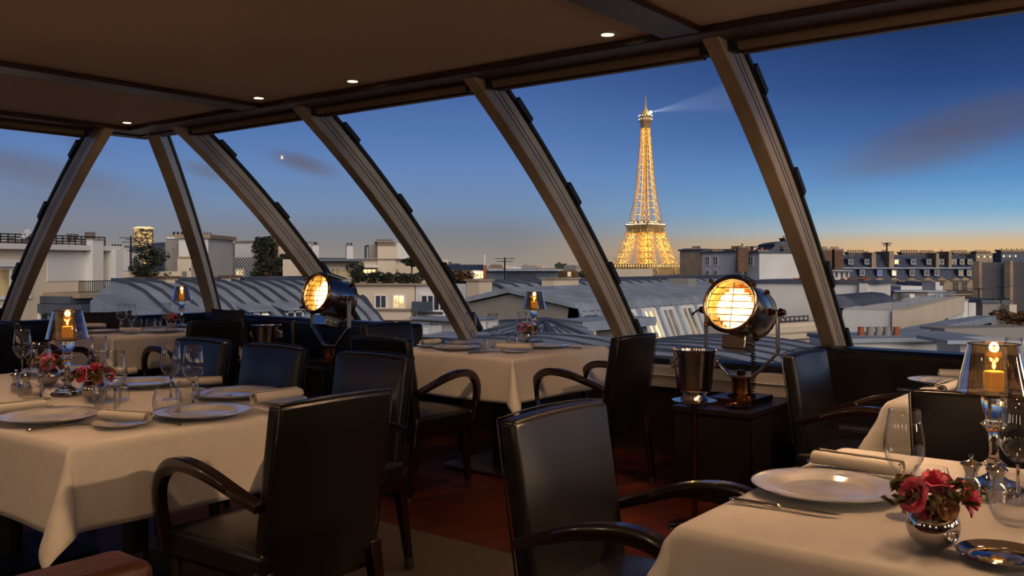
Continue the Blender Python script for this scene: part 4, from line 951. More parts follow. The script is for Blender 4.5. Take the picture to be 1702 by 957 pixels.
bb = MB(); bb.lathe([(R_*1.02, hh*.95), (R_*1.02, hh*.975), (R_*.8, hh*.985), (R_*.78, hh), (0, hh)], 40); bb.build('crown', emis('crown light', (1, .75, .4, 1), 1.1), tr)
# ---- 3 tall chimney and white blocks
b4 = Bld('rooftop_blocks', 'tall white chimney stack with dark cowl left of the thin window rib', (275, 35), (299, 35), 395, 1.2, 'greywall'); b4.chim(277, 392, 297, 397, 'white_wall', 1.1, -.05, pots=3, py_=6, pot='iron')
b4.win(286, 411, 288.5, 414, 'dark', (0, 0))
b5 = Bld('rooftop_blocks', 'pale boxy stair tower behind the thin window rib', (297, 34), (346, 34), 396, 3, 'white_wall', coping='stone'); b5.chim(300, 393, 345, 396, 'stone', 1.0, .3, pots=9, py_=4, pot='brickchim'); b5.chim(308, 379, 318, 388, 'white_wall', .6, .6, pots=0)
b5.pb(299, 426, 346, 429, .25, 0, 'ledge', 'stone'); b5.pb(303, 430, 326, 466, .5, 0, 'lower_block', 'cream'); b5.win(315, 445, 318, 449, 'dark', (0, 0), back=-.5)
# ---- 4 trellised roof pavilion
b6 = Bld('roof_pavilion', 'roof pavilion clad in grey trellis with lit doors and a white box above', (324, 40), (462, 38), 428, 5, 'zincdark')
bb = MB(); L6 = (b6.B-b6.A).length; z0, z1 = CAMZ-(466-HZ)/F*40, b6.zt
for k in range(int(L6/.16)+8):
    for sg in (1, -1):
        x0_ = k*.16-(z1-z0 if sg > 0 else 0); p0 = [x0_, z0]; p1 = [x0_+sg*(z1-z0), z1]
        if sg < 0: p0 = [k*.16, z0]; p1 = [k*.16-(z1-z0), z1]
        def clip(p, q, lo, hi):
            f0, f1 = 0, 1; d = q[0]-p[0]
            for b_, s_ in ((lo, 1), (hi, -1)):
                v0 = s_*(p[0]-b_); v1 = s_*(q[0]-b_)
                if v0 < 0 and v1 < 0: return None
                if v0 < 0: f0 = max(f0, v0/(v0-v1))
                if v1 < 0: f1 = min(f1, v0/(v0-v1))
            return [(p[0]+d*f, p[1]+(q[1]-p[1])*f) for f in (f0, f1)] if f1 > f0 else None
        c = clip(p0, p1, 0, L6)
        if c: bb.bar(b6.pt(c[0][0], c[0][1], .05), b6.pt(c[1][0], c[1][1], .05), .022)
b6.put(bb, 'trellis', M['white_wall'])
b6.win(334, 446, 363, 465, 'lit', (2, 0), out=.09); b6.win(394, 448, 406, 465, 'lit', (1, 0), out=.09)
b6.pb(374, 401, 430, 428, -.6, -3.5, 'upper_block', 'white_wall'); b6.pb(373, 399.5, 431, 401, -.5, -3.6, 'upper_roof', 'stone'); b6.pb(362, 403, 374, 428, -1.2, -3.4, 'upper_block', 'greywall')
b6.chim(358, 406, 366, 428, 'greywall', .6, 1.0, pots=1, py_=4, pot='iron'); b6.chim(343, 402, 349, 428, 'greywall', .4, 1.4, pots=1, py_=3, pot='iron')
b6.pb(385, 466, 458, 471, 1.6, .9, 'terrace_ledge', 'stone'); b6.rail(330, 400, 464, 470, 26, out=1.5)
for k, x in enumerate((366, 374)):
    bb = MB(); bb.box((0,0,.12), (.36, .36, .24)); bb.lathe([(.0, .24), (.15, .24), (.17, .27), (0, .27)], 10); o = bb.build('planter', M['terracotta'], None); o.location = P(x+1, 465.5, 37); tag(o, 'square terracotta planter on the terrace, %s one' % ('left', 'right')[k], 'planter')
for k, (x, w_) in enumerate(((431, .12), (438, .09), (444.5, .13), (452, .09))):
    bb = MB(); bb.lathe([(0, 0), (w_*.8, 0), (w_*1.1, w_*1.6), (w_, w_*2.6), (w_*.7, w_*2.6), (0, w_*2.2)], 14); o = bb.build('plant_pot', M['terracotta'], None, smooth=.8); o.location = P(x, 466, 36.6)+Vector((0,0,.005)); tag(o, 'terracotta pot on the terrace ledge by the ivy, %s of four' % ('leftmost', 'second', 'third', 'rightmost')[k], 'pot')
b7 = Bld('rooftop_blocks', 'ivy grown chimney with a crown of pots left of the second rib', (431, 37.5), (459, 37.5), 404, 1.3, 'brickchim', zb=-2); b7.chim(432, 401, 458, 404, 'stone', 1.2, .05, pots=6, py_=7, pot='iron'); b7.pb(455, 409, 478, 455, -.3, -2, 'side_block', 'cream')
foliage('ivy', 'dark ivy hanging over the chimney left of the second window rib', P(444, 418, 37), .55, .75, 1500, .07, seed=6, cat='ivy')
foliage('ivy', 'dense dark ivy mass at the foot of the overgrown chimney', P(442, 447, 36.8), .8, .62, 1700, .07, seed=7, cat='ivy')
foliage('umbrella_pine', 'flat topped umbrella pine left of the second window rib', P(477, 432, 36), .46, .26, 900, .06, trunk=.75, seed=8, cat='tree')
foliage('roof_shrub', 'dark hedge left of the searchlight on the terrace', P(474, 460, 35), .62, .42, 1100, .06, seed=9); foliage('roof_shrub', 'dark hedge hidden partly by the far searchlight', P(505, 464, 35), .6, .4, 900, .06, seed=10); foliage('roof_shrub', 'small dark conifer in front of the trellis', P(376, 448, 37.6), .35, .55, 800, .05, seed=11)
# ---- zinc roofs with standing seams: ridge along U, falling towards -V
def zincroof(label, px, py, D, length, prof, seams, m='zinc', prof2=None):
    sw = D/34
    a0 = P(px, py, D); r = empty('zinc_roof_house', (a0.x, a0.y, -9), 0, label, 'roof'); b = MB(); k = len(prof); vs = []
    z_ = a0.z+9
    pr = (prof2 or [(-1.5, -.6)]) + list(prof)
    body = [(x*U + Vector((0, -q, z_+dz))) for x in (0, length) for q, dz in pr]
    n_ = len(pr); fs = [(i, i+1, n_+i+1, n_+i) for i in range(n_-1)]
    base = [Vector((x, -q, 0)) for x in (0, length) for q in (pr[0][0], pr[-1][0])]
    b.add(body+base, fs + [tuple(range(n_)) + (2*n_+1, 2*n_), tuple(range(2*n_-1, n_-1, -1)) + (2*n_+2, 2*n_+3), (0, 2*n_, 2*n_+2, n_), (n_-1, 2*n_-1, 2*n_+3, 2*n_+1)]); b.build('roof', M[m], r)
    b = MB()
    for i in range(seams+1):
        x = length*i/seams; b.sweep([Vector((x, -q, z_+dz+.03)) for q, dz in prof], [(-.045*sw, -.04*sw), (.045*sw, -.04*sw), (.045*sw, .04*sw), (-.045*sw, .04*sw)])
    b.bar((0, 0, z_+.02), (length, 0, z_+.02), .12*sw); b.build('seams', M['zincdark'], r)
    return r, a0
prof = [(0, 0), (.55, -.05), (1.1, -.19), (1.65, -.44), (2.15, -.76), (2.5, -1.1)]
rz, a0 = zincroof('wide blue grey zinc roof with curved seams and dormers behind the far left table', 186, 466.5, 17, 4.7, prof, 14, prof2=[(-.8, -.4)])
for k, (px, kd) in enumerate(((245, 'lit'), (318, 'lit'), (430, 'lit'), (487, 'dark'))):
    q0 = Vector((a0.x, a0.y-2.02, 0)); c = solve(q0, U, px); lx = c.x-a0.x; zc_ = a0.z+9-.53
    d = MB(); d.box2((lx-.24, -2.05, zc_-.55), (lx+.24, -1.1, zc_-.02)); d_ = d.build('dormer', M['zincdark'], rz)
    d = MB(); tr_ = ((-.30, -2.15, -.05), (.30, -2.15, -.05), (.30, -.8, .27), (-.30, -.8, .27)); d.hexa([Vector((lx+v[0], v[1], zc_+v[2]+e)) for e in (0, .04) for v in tr_]); d.build('dormer_roof', M['zinc'], d_)
    for j in range(4): x_ = lx-.27+.18*j; d = MB()
    d = MB()
    for x0_ in (-.19, 0, .19): d.box2((lx+x0_-.018, -2.085, zc_-.48), (lx+x0_+.018, -2.05, zc_-.06))
    for z0_ in (-.48, -.08): d.box2((lx-.21, -2.085, zc_+z0_-.02), (lx+.21, -2.05, zc_+z0_+.02))
    d.build('window', M['wframe'], rz); d = MB(); d.box2((lx-.18, -2.07, zc_-.47), (lx+.18, -2.055, zc_-.08)); d.build('pane', M['pane_'+kd], d_)
for k, (px, q) in enumerate(((279, .35), (383, .2))):
    c = solve(Vector((a0.x, a0.y-q, 0)), U, px); d = MB(); zz = a0.z+9; d.box2((c.x-a0.x-.13, -q-.15, zz-.35), (c.x-a0.x+.13, -q+.15, zz+.04)); o = d.build('chimney', M['cream'], rz); d = MB(); d.box2((c.x-a0.x-.17, -q-.19, zz+.04), (c.x-a0.x+.17, -q+.19, zz+.08)); d.build('chimney_cap', M['brickchim'], o)
# ---- 5 long terrace building behind the far searchlight
b8 = Bld('terrace_house', 'long cream penthouse with terrace and lit windows behind the far searchlight', (470, 32.0), (745, 33.4), 431, 4, 'cream')
b8.pb(505, 430, 598, 434, .7, -5, 'roof_edge', 'zincdark'); b8.win(549, 446, 583, 461, 'dim', (3, 0)); b8.win(604, 447.5, 624, 459, 'lit', (2, 0)); b8.pb(600, 441, 627, 444.5, .8, 0, 'awning', 'white_wall')
b8.chim(519, 407, 530, 431, 'white_wall', .5, .6, pots=1, py_=4, pot='iron'); b8.chim(576, 408, 587, 431, 'white_wall', .5, .6, pots=2, py_=4, pot='iron'); b8.chim(610, 410, 615, 431, 'white_wall', .4, .8, pots=1, py_=3, pot='iron')
b8.pb(615, 406, 628, 431, -.5, -2.4, 'stair_block', 'greywall'); b8.pb(627, 407, 657, 462, .12, -2.5, 'stair_block', 'cream'); b8.pb(657, 404, 688, 431, -.2, -2.5, 'stair_block', 'white_wall'); b8.pb(626, 405, 658, 407, .2, -2.6, 'roof_edge', 'stone')
b8.chim(628, 403, 656, 405, 'brickchim', 1, .1, pots=6, py_=4, pot='brickchim'); b8.pb(598, 429.5, 700, 431, .2, -.5, 'roof_edge', 'greywall'); b8.pb(659, 447, 661.5, 462, .06, 0, 'downpipe', 'stone')
b9 = Bld('apartment_building', 'pale facade below the terrace with two small windows, one of them lit', (588, 30.6), (689, 30.2), 472, 1, 'cream'); b9.pb(586, 471, 745, 474, .15, -.6, 'terrace_edge', 'stone')
b9.win(624.5, 491, 642, 511, 'dark', (1, 0)); b9.win(654.5, 491, 672, 511, 'lit', (1, 0)); b9.pb(620, 512, 690, 514.5, .5, 0, 'ledge', 'stone'); b9.pb(622, 514.5, 689, 531, .4, 0, 'balcony_front', 'cream'); b9.win(653, 534, 676, 545, 'lit', (2, 0)); b9.win(598, 491, 608, 512, 'dark', (0, 0))
b10 = Bld('apartment_building', 'pale facade with wide dark window and railing beside the middle rib', (691, 30.2), (757, 29.8), 472, 1, 'white_wall'); b10.win(701, 491, 741, 515, 'dark', (3, 0)); b10.pb(694, 500, 726, 516, .5, .35, 'balcony_screen', 'zincdark'); b10.rail(704, 744, 517, 522, 16, out=.5); b10.pb(700, 524, 748, 528, 1.0, 0, 'ledge', 'zinc')
for k in range(8):
    foliage('terrace_shrub', 'dark planting along the terrace edge, %s of eight from the left' % ('first', 'second', 'third', 'fourth', 'fifth', 'sixth', 'seventh', 'last')[k], P(596+14*k+(k % 2)*3, 463+(k % 3), 31.2), .33, .20+.05*(k % 3), 420, .05, seed=20+k)
foliage('umbrella_pine', 'umbrella shaped pine beside the middle window rib', P(684, 436, 31.8), .42, .2, 800, .05, trunk=.5, seed=31, cat='tree'); foliage('roof_shrub', 'dark rounded bush left of the lit penthouse window', P(593, 453, 31.5), .32, .38, 800, .05, seed=32)
# grey gable screen behind the searchlight
c = P(604, 540, 26); bb = MB(); bb.prism([P(590, 560, 26)-c, P(618, 560, 26)-c, P(614, 535, 26)-c, P(606, 512, 26)-c, P(596, 497, 26)-c, P(590, 492, 26)-c], FW*1.5); o = bb.build('roof_gable', M['slate']); o.location = c; tag(o, 'curved grey gable end right of the far searchlight', 'roof')
# ---- 6 roofs in the middle distance
b11 = Bld('low_building', 'low zinc roofed house with brightly lit window right of the middle rib', (732, 57), (800, 57), 449, 5, 'greywall', zb=-12); b11.slope(732, 808, 450, 440, 3, 'zincdark', seams=14); b11.win(787, 450.5, 804.5, 462, 'lit', (2, 1)); b11.pb(783, 450, 787, 462, .8, 0, 'white_shed', 'white_wall'); b11.chim(803, 441, 808, 463, 'terracotta', 1, -.4, pots=0); b11.chim(804.6, 422, 807, 441, 'white_wall', .3, .8, pots=0)
for k in range(3): foliage('roof_shrub', 'brownish bushes in front of the low zinc roofed house, %s clump' % ('left', 'middle', 'right')[k], P(746+15*k, 459, 56), 1.0, .45, 500, .12, m='foliage_brown', seed=41+k)
b12 = Bld('low_building', 'long flat roofed hall with dark window band under the skyline', (802, 68), (928, 68), 450, 8, 'zincdark', zb=-12); b12.pb(801, 447.5, 930, 450, .6, -8, 'roof_edge', 'zinc'); b12.win(842, 453, 892, 464, 'dark', (14, 0), frame='zincdark')
b13 = Bld('low_building', 'small cream gabled house behind the long flat hall', (810, 84), (836, 84), 446, 6, 'cream', zb=-12); b13.slope(809, 837, 446, 439.5, 3.5, 'stone')
b14 = Bld('low_building', 'cream rooftop with a small round tree left of the third rib', (926, 70), (985, 68), 447, 9, 'cream', zb=-12); b14.pb(939, 440.5, 958, 448, .1, -4, 'plant_room', 'greywall'); b14.pb(926, 450, 960, 466, .5, 0, 'dark_front', 'foliage_brown'); b14.win(944, 452, 949, 459, 'lit', (1, 0), back=-.5)
foliage('round_tree', 'small round tree before the cream wall left of the third rib', P(971, 457, 60), .26*2.2, .2*2, 500, .08, trunk=.3, seed=50, cat='tree'); mast(839, 428, 466, 50, 'thin antenna mast standing before the long flat hall', 2)
for k, (x0, x1, y, D, mm) in enumerate(((850, 866, 444, 420, 'white_wall'), (868, 892, 441, 520, 'greywall'), (893, 925, 445, 380, 'stone'), (895, 912, 443.5, 600, 'cream'), (984, 1006, 441, 450, 'greywall'), (1000, 1022, 446, 300, 'stone'), (742, 760, 437.5, 260, 'slate'), (700, 742, 440, 300, 'greywall'), (836, 850, 442, 350, 'cream'), (764, 780, 443, 380, 'stone'), (924, 942, 438, 500, 'foliage'))):
    o_ = Bld('distant_building', 'tiny building on the far skyline, %s from the left' % ('third', 'fourth', 'sixth', 'fifth', 'eighth', 'ninth', 'second', 'first', 'seventh', 'tenth', 'eleventh')[k], (x0, D), (x1, D), y, 12, mm, zb=-50, group='distant skyline buildings'); o_.chim(x0+3, y-2, x0+8, y, mm, 2, 2, pots=0)
    o_.r['label'] = 'tiny building on the hazy skyline between the middle rib and the lattice tower'
r9, a9 = zincroof('blue zinc roof with diagonal seams above the white gable wall', 788, 468, 48, 44, [(0, 0), (1.5, -.15), (5, -1.6), (7, -2.6)], 34)
for px, w_ in ((794, .5), (929, 1.2), (1002, .5)):
    c = solve(Vector((a9.x, a9.y-2.2, 0)), U, px); d = MB(); zz = a9.z+9; d.box2((c.x-a9.x-w_, -2.7, zz-1.4), (c.x-a9.x+w_, -1.9, zz+.1)); o = d.build('chimney', M['cream'], r9); d = MB(); d.box2((c.x-a9.x-w_-.08, -2.8, zz+.1), (c.x-a9.x+w_+.08, -1.8, zz+.18)); d.build('chimney_cap', M['stone'], o)
# ---- 7 gable house with the long ribbed roof and the mansard with tall lit windows
D7 = 40.0; rg = P(850, 486, D7); ev = solve(Vector((rg.x, rg.y, 0)), -V, 962); ev.z = CAMZ-(512-HZ)/F*ev.dot(FW); wl = solve(Vector((rg.x, rg.y, 0)), V, 770); wl.z = CAMZ-(504-HZ)/F*wl.dot(FW)
g7 = empty('gabled_house', (rg.x, rg.y, -9), 0, 'long house with pale gable wall, ribbed grey roof and tall lit mansard windows', 'building')
lo = lambda v: Vector((v.x-rg.x, v.y-rg.y, v.z+9)); LN = 34
bb = MB(); g = [lo(rg), lo(ev), Vector((0, lo(ev).y, 0)), Vector((0, lo(wl).y, 0)), lo(wl)]; bb.prism([v-Vector((0,0,.06)) for v in g], U*LN); bb.build('wall', M['greywall'], g7)
bb = MB()
for p, q in ((lo(rg), lo(ev)), (lo(wl), lo(rg))):
    bb.prism([p, q, q+Vector((0,0,.22)), p+Vector((0,0,.22))], U*LN) if False else None
    bb.hexa([p-U*.25, q-U*.25, q+U*LN, p+U*LN, p-U*.25+Vector((0,0,.16)), q-U*.25+Vector((0,0,.16)), q+U*LN+Vector((0,0,.16)), p+U*LN+Vector((0,0,.16))])
    for i in range(90): x = LN*i/90; bb.bar(p+U*x+Vector((0,0,.19)), q+U*x+Vector((0,0,.19)), .10, .10)
bb.build('ribbed_roof', M['zinc'], g7)
bb = MB(); p, q = lo(ev), lo(ev)+Vector((0, -1.1, -2.6)); bb.hexa([q, q+U*LN, q+U*LN+V*2, q+V*2, p, p+U*LN, p+U*LN+V*.5, p+V*.5])
for i in range(64): x = LN*i/64; bb.bar(q+U*x-V*.03, p+U*x-V*.03, .12, .10)
bb.bar(p, p+U*LN, .25); bb.build('mansard', M['zinc'], g7)
def onm(px, f, out=0):
    """point on the mansard at height fraction f and column px"""
    w0 = Vector((ev.x, ev.y, ev.z))+Vector((0, -1.1*(1-f)-out, -2.6*(1-f))); c = solve(Vector((w0.x, w0.y, 0)), U, px); return Vector((c.x-rg.x, w0.y-rg.y, w0.z+9))
for x0, x1, f0, f1, kd in ((987, 1005, .45, .85, 'dark'), (1063, 1081, .08, .9, 'dim'), (1095, 1114, .08, .9, 'lit'), (1125, 1144, .08, .9, 'dim'), (1157, 1176, .08, .9, 'dim'), (1188, 1206, .08, .9, 'lit'), (1216, 1232, .08, .9, 'dim')):
    c = [onm(x0, f0, .06), onm(x1, f0, .06), onm(x1, f1, .06), onm(x0, f1, .06)]; c[1].x; w_ = c[1].x-c[0].x; c[3].x = c[0].x; c[2].x = c[1].x
    bb = MB(); 
    for i, j in ((0, 1), (1, 2), (2, 3), (3, 0)): bb.bar(c[i]-V*.05, c[j]-V*.05, .12, .16)
    bb.bar((c[0]+c[1])/2-V*.05, (c[2]+c[3])/2-V*.05, .07); f_ = bb.build('window', M['wframe'] if kd != 'dark' else M['zincdark'], g7)
    bb = MB(); bb.hexa([c[0], c[1], c[1]+V*.05, c[0]+V*.05, c[3], c[2], c[2]+V*.05, c[3]+V*.05]); bb.build('pane', M['pane_'+kd], f_)
bb = MB(); q = lo(ev)+Vector((0, -1.6, -2.7)); bb.box2((-2+q.x, q.y-.5, q.z-6), (LN, q.y+1.2, q.z)); bb.box2((q.x-2, q.y-.7, q.z-.2), (LN, q.y-.5, q.z)); bb.build('cornice', M['cream'], g7)
bb = MB()
for i in range(30): x = 8+LN*.8*i/30; bb.bar(q+U*x-V*.4, q+U*x-V*.4+Vector((0,0,.7)), .05)
for z in (.35, .7): bb.bar(q+U*8-V*.4+Vector((0,0,z)), q+U*LN-V*.4+Vector((0,0,z)), .06)
bb.build('railing', M['zinc'], g7)
c = solve(Vector((rg.x, rg.y-.6, 0)), U, 1135); bb = MB(); bb.box2((c.x-rg.x-.5, -1.2, lo(rg).z-.6), (c.x-rg.x+.5, .1, lo(rg).z+.45)); o = bb.build('roof_vent', M['greywall'], g7)
# low roofs below the gable: stepped ledges, brick wall and a folded zinc roof
b15 = Bld('low_building', 'low brick wall with pale coping beneath the third rib', (945, 27), (1075, 30), 541, 1.2, 'bricktex'); b15.pb(940, 536, 1078, 540, .3, -1.3, 'roof_edge', 'zinc'); b15.pb(944, 541, 980, 580, .25, 0, 'pier', 'cream')
def facet(name, label, pts, m, th=.2, cat='roof'):
    w_ = [P(*p) for p in pts]; c = sum(w_, Vector())/len(w_); bb = MB()
    tri = [v-c for v in w_]; return bb, tri, c
hr = empty('folded_zinc_roof', P(900, 560, 22), 0, 'blue grey folded zinc roof with ridges behind the window table lamp', 'roof'); O = hr.location
ap = P(905, 531, 24); ring = [P(1015, 575, 21), P(930, 600, 17.5), P(820, 600, 17.5), P(772, 560, 22), P(815, 536, 26), P(965, 538, 27)]
bb = MB(); bb.add([ap-O]+[p-O for p in ring]+[Vector((p.x-O.x, p.y-O.y, -8)) for p in ring], [(0, 1+i, 1+(i+1) % 6) for i in range(6)]+[(1+i, 1+(i+1) % 6, 7+(i+1) % 6, 7+i) for i in range(6)]); bb.build('roof', M['zinc'], hr)
bb = MB()
for i in range(6): 
    bb.bar(ap-O, ring[i]-O, .12)
    for f in (.25, .5, .75): e_ = ring[i].lerp(ring[(i+1) % 6], f)-O; bb.bar((ap-O).lerp(e_, .25), e_, .05)
bb.build('seams', M['zincdark'], hr)
b16 = Bld('low_building', 'pale stepped roof terrace below the facade with the ribbons', (690, 24), (765, 23), 531, 1.5, 'white_wall'); b16.pb(686, 529, 770, 533, .3, -1.6, 'roof_edge', 'zinc'); b16.win(716, 538, 730, 552, 'dark', (1, 0))
b17 = Bld('low_building', 'pale parapet with vaulted grey top just beyond the window sill', (655, 17), (800, 16.4), 558, 1, 'greywall'); b17.pb(650, 556, 805, 560, .3, -1.1, 'roof_edge', 'zinc'); b17.pb(668, 545, 700, 557, -.3, -.9, 'roof_vent', 'white_wall')
def vault(label, px, py, D, L_, R_, hgt, m='zinc'):
    c = P(px, py, D); r = empty('vaulted_roof', (c.x, c.y, -9), 0, label, 'roof'); bb = MB(); n_ = 16
    vs = []
    for x in (0, L_):
        vs += [Vector((x, -R_*math.cos(PI*i/n_), c.z+9-hgt+hgt*math.sin(PI*i/n_))) for i in range(n_+1)] + [Vector((x, R_, 0)), Vector((x, -R_, 0))]
    k = n_+3; bb.add(vs, [(i, (i+1) % k, k+(i+1) % k, k+i) for i in range(k)] + [tuple(range(k)), tuple(range(2*k-1, k-1, -1))]); bb.build('roof', M[m], r, smooth=.5)
    bb = MB()
    for j in range(int(L_/.6)+1): bb.sweep([Vector((j*.6, -R_*math.cos(PI*i/n_), c.z+9-hgt+hgt*math.sin(PI*i/n_)+.01)) for i in range(n_+1)], [(-.02,-.02),(.02,-.02),(.02,.02),(-.02,.02)], up=(1,0,0))
    bb.build('seams', M['zincdark'], r)
vault('rounded grey zinc roof right behind the wine cooler', 1085, 580, 13, 3.2, 2.6, .7); vault('rounded grey zinc roof just outside below the middle table window', 700, 578, 12.5, 3.5, 2.4, .6)
# ---- 8 behind the large searchlight
b18 = Bld('low_building', 'slate roof with small white dormers below the lattice tower', (1012, 95), (1108, 92), 475, 6, 'greywall', zb=-14); b18.slope(1010, 1110, 482, 463, 3, 'slate', seams=0)
for x in (1032, 1050, 1067): b18.dorm(x, 475, x+5, 480.5, 'dark', back=-.3)
b19 = Bld('low_building', 'white low house with dark pitched roof left of the large searchlight', (1098, 72), (1200, 72), 474, 3, 'white_wall', zb=-12)
for x0, y0, x1, y1 in ((1105, 479, 1113, 484), (1116, 473.5, 1124, 477), (1160, 476, 1169, 482), (1180, 476, 1188, 482)): b19.win(x0, y0, x1, y1, 'dark', (0, 0))
b19.slope(1096, 1202, 474, 463, 4, 'slate')
b20 = Bld('apartment_building', 'brown windowless party wall block right of the lattice tower', (1130, 78.3), (1167, 76), 417, 4, 'stone', zb=-20, coping='zincdark'); b20.chim(1136, 414.5, 1150, 416.5, 'brickchim', 2, .5, pots=6, py_=4, pot='brickchim')
b21 = Bld('apartment_building', 'white house with four small windows above the large searchlight', (1167.5, 76), (1222, 72), 421, 4, 'white_wall', zb=-20, coping='zincdark')
for x in (1172.5, 1186): b21.win(x, 427, x+7, 439.5, 'dark', (1, 1)); b21.win(x, 450, x+7, 461, 'dark', (1, 1))
b21.chim(1174, 417.5, 1184, 420.5, 'stone', 1, .5, pots=2, py_=2); b21.chim(1203, 416, 1221, 421, 'brickchim', 1.5, .8, pots=7, py_=5, pot='brickchim'); b21.chim(1223, 411, 1227, 452, 'brickchim', 1, -.6, pots=1, py_=6, pot='greywall')
b22 = Bld('apartment_building', 'pale house with one window and slate side beside the domed mansard', (1240, 72), (1262, 70), 421, 4, 'white_wall', zb=-20, coping='zincdark'); b22.win(1244.5, 427, 1251.5, 440, 'dark', (1, 1)); b22.pb(1226, 423, 1240, 466, -2, -6, 'slate_side', 'slate'); b22.chim(1236, 417, 1243, 421, 'stone', 1, .8, pots=2, py_=4); b22.chim(1254, 416, 1259, 421, 'stone', 1, .8, pots=1, py_=4); mast(1250, 409, 421, 73, 'small antenna above the pale house behind the large searchlight', 2)
# domed mansard
c0 = P(1305, 466, 74); r = empty('mansard_house', (c0.x, c0.y, -14), 0, 'dark blue slate mansard with domed top crossed by the right window rib', 'building'); off = Vector((c0.x, c0.y, -14))
prof = [(1262, 470), (1266, 450), (1272, 430), (1279, 416), (1288, 409), (1287, 405), (1296, 402), (1308, 400), (1335, 400), (1350, 402), (1352, 407), (1360, 416), (1366, 430), (1370, 450), (1372, 470)]
bb = MB(); bb.prism([P(x, y, 74)-off for x, y in prof] , FW*5); bb.build('roof', M['slate'], r)
bb = MB(); bb.prism([P(x, y, 74)-off for x, y in ((1262, 470), (1372, 470), (1372, 640), (1262, 640))], FW*5); bb.build('wall', M['greywall'], r)
bm_ = Bld.__new__(Bld); bm_.A = P(1262, HZ, 73.8); bm_.B = P(1372, HZ, 73.8); bm_.A.z = bm_.B.z = 0; bm_.al = RT; bm_.n = -FW; bm_.o = off; bm_.r = r; bm_.dp = 8; bm_.zb = -14
for q in ((1287, 425, 1302, 437, (3, 0)), (1279.5, 451, 1286, 458.5, (0, 0)), (1293.5, 451, 1300, 458.5, (0, 0)), (1305, 450, 1311.5, 460.5, (1, 0)), (1318, 426, 1324, 440, (0, 0))): bm_.dorm(*q[:4], 'dark', dep=1.2, bars=q[4])
bm_.chim(1302, 414, 1309, 448, 'brickchim', 1, -.5, pots=2, py_=6, pot='terracotta'); bm_.chim(1305, 397, 1330, 401, 'brickchim', 1.5, 1, pots=8, py_=4, pot='brickchim'); bm_.pb(1313, 440, 1345, 470, .9, 0, 'stone_bay', 'stone')
b23 = Bld('party_wall', 'large blank pale blue grey wall crossed by the right window rib', (1258, 44), (1458, 41), 470, 3, 'white_wall', zb=-10, coping='zincdark')
b23.pb(1430, 471, 1444, 546, .25, 0, 'pilaster', 'white_wall')
for k, x in enumerate((1316, 1324, 1331, 1345, 1396, 1408, 1420, 1427, 1436)): b23.chim(x, 464-(k % 3), x+5, 469, ('terracotta', 'brickchim')[k % 2], .4, .3, pots=1, py_=2)
b24 = Bld('low_building', 'cream building with small square windows and moulded ledge behind the right pedestal', (1245, 24), (1380, 26), 541, 1.5, 'cream'); b24.pb(1244, 548, 1380, 550, .15, 0, 'moulding', 'cream'); b24.pb(1244, 556, 1380, 558, .15, 0, 'moulding', 'cream'); b24.rail(1297, 1358, 529, 540, 8, out=-.3, bars=2)
for x0, y0, x1, y1 in ((1268, 568, 1284, 590), (1298, 573, 1309, 588), (1339, 569, 1350, 580), (1358, 562, 1363, 574)): b24.win(x0, y0, x1, y1, 'dark', (0, 0), frame='cream')
# right of the rib: slate mansards with finials
def poly(name, label, D, pts, depth, m, cat='roof', dirn=None):
    c = P(pts[0][0], pts[0][1], D); c.z = -9; r = empty(name, c, 0, label, cat); bb = MB(); bb.prism([P(x, y, D)-c for x, y in pts], (dirn or FW)*depth); bb.build('roof', M[m], r); return r, c
r1, c1 = poly('mansard_house', 'rounded slate roof with three small white finials right of the right rib', 34, [(1380, 620), (1380, 490), (1402, 492), (1416, 498), (1428, 511), (1444, 541), (1444, 620)], 5, 'slate', 'building', U)
for x in (1420, 1428, 1436.5):
    bb = MB(); p = P(x, 533, 33.6)-c1; bb.lathe([(.10, 0), (.10, .32), (.13, .34), (.05, .42), (.02, .5), (0, .52)], 10, p); bb.build('finial', M['white_wall'], r1, smooth=.6)
bb = MB(); bb.prism([P(1402, 512, 33.7)-c1, P(1430, 508, 33.7)-c1, P(1436, 517, 33.7)-c1, P(1408, 521, 33.7)-c1], FW*.8); bb.build('skylight', M['zinc'], r1)
r2, c2 = poly('mansard_house', 'dark triangular slate roof falling to the right beside the white pilaster', 36, [(1443, 620), (1443, 503), (1452, 503), (1492, 548), (1492, 620)], 4, 'slate', 'building', U)
bm2 = Bld.__new__(Bld); bm2.A = P(1443, HZ, 35.9); bm2.B = P(1492, HZ, 35.9); bm2.A.z = bm2.B.z = 0; bm2.al = RT; bm2.n = -FW; bm2.o = c2; bm2.r = r2; bm2.dp = 3; bm2.zb = -9; bm2.dorm(1456, 519, 1460, 530, 'dark', dep=.8)
cb = Bld('chimney_wall', 'weathered chimney wall with a row of five terracotta and glass pots', (1405, 15.5), (1640, 16), 564, 1.2, 'white_wall', zb=-6); cb.pb(1405, 562, 1640, 565, .12, -1.3, 'roof_edge', 'zinc')
for k, x in enumerate((1431, 1446, 1460, 1474, 1490)):
    p = P(x, 562, 16.2); w_ = .052+.006*(k % 2); bb = MB(); bb.lathe([(w_, 0), (w_*1.15, .06), (w_*1.05, .17), (w_*1.2, .2), (w_*.8, .2)], 12, (0,0,0)); r = bb.build('chimney_pot', M['terracotta' if k in (0, 4) else 'greywall'], None, smooth=.7); r.location = p; tag(r, '%s chimney pot on the weathered wall beyond the right banquette' % ('leftmost orange', 'second, pale', 'middle, pale', 'fourth, pale', 'rightmost orange')[k], 'chimney pot')
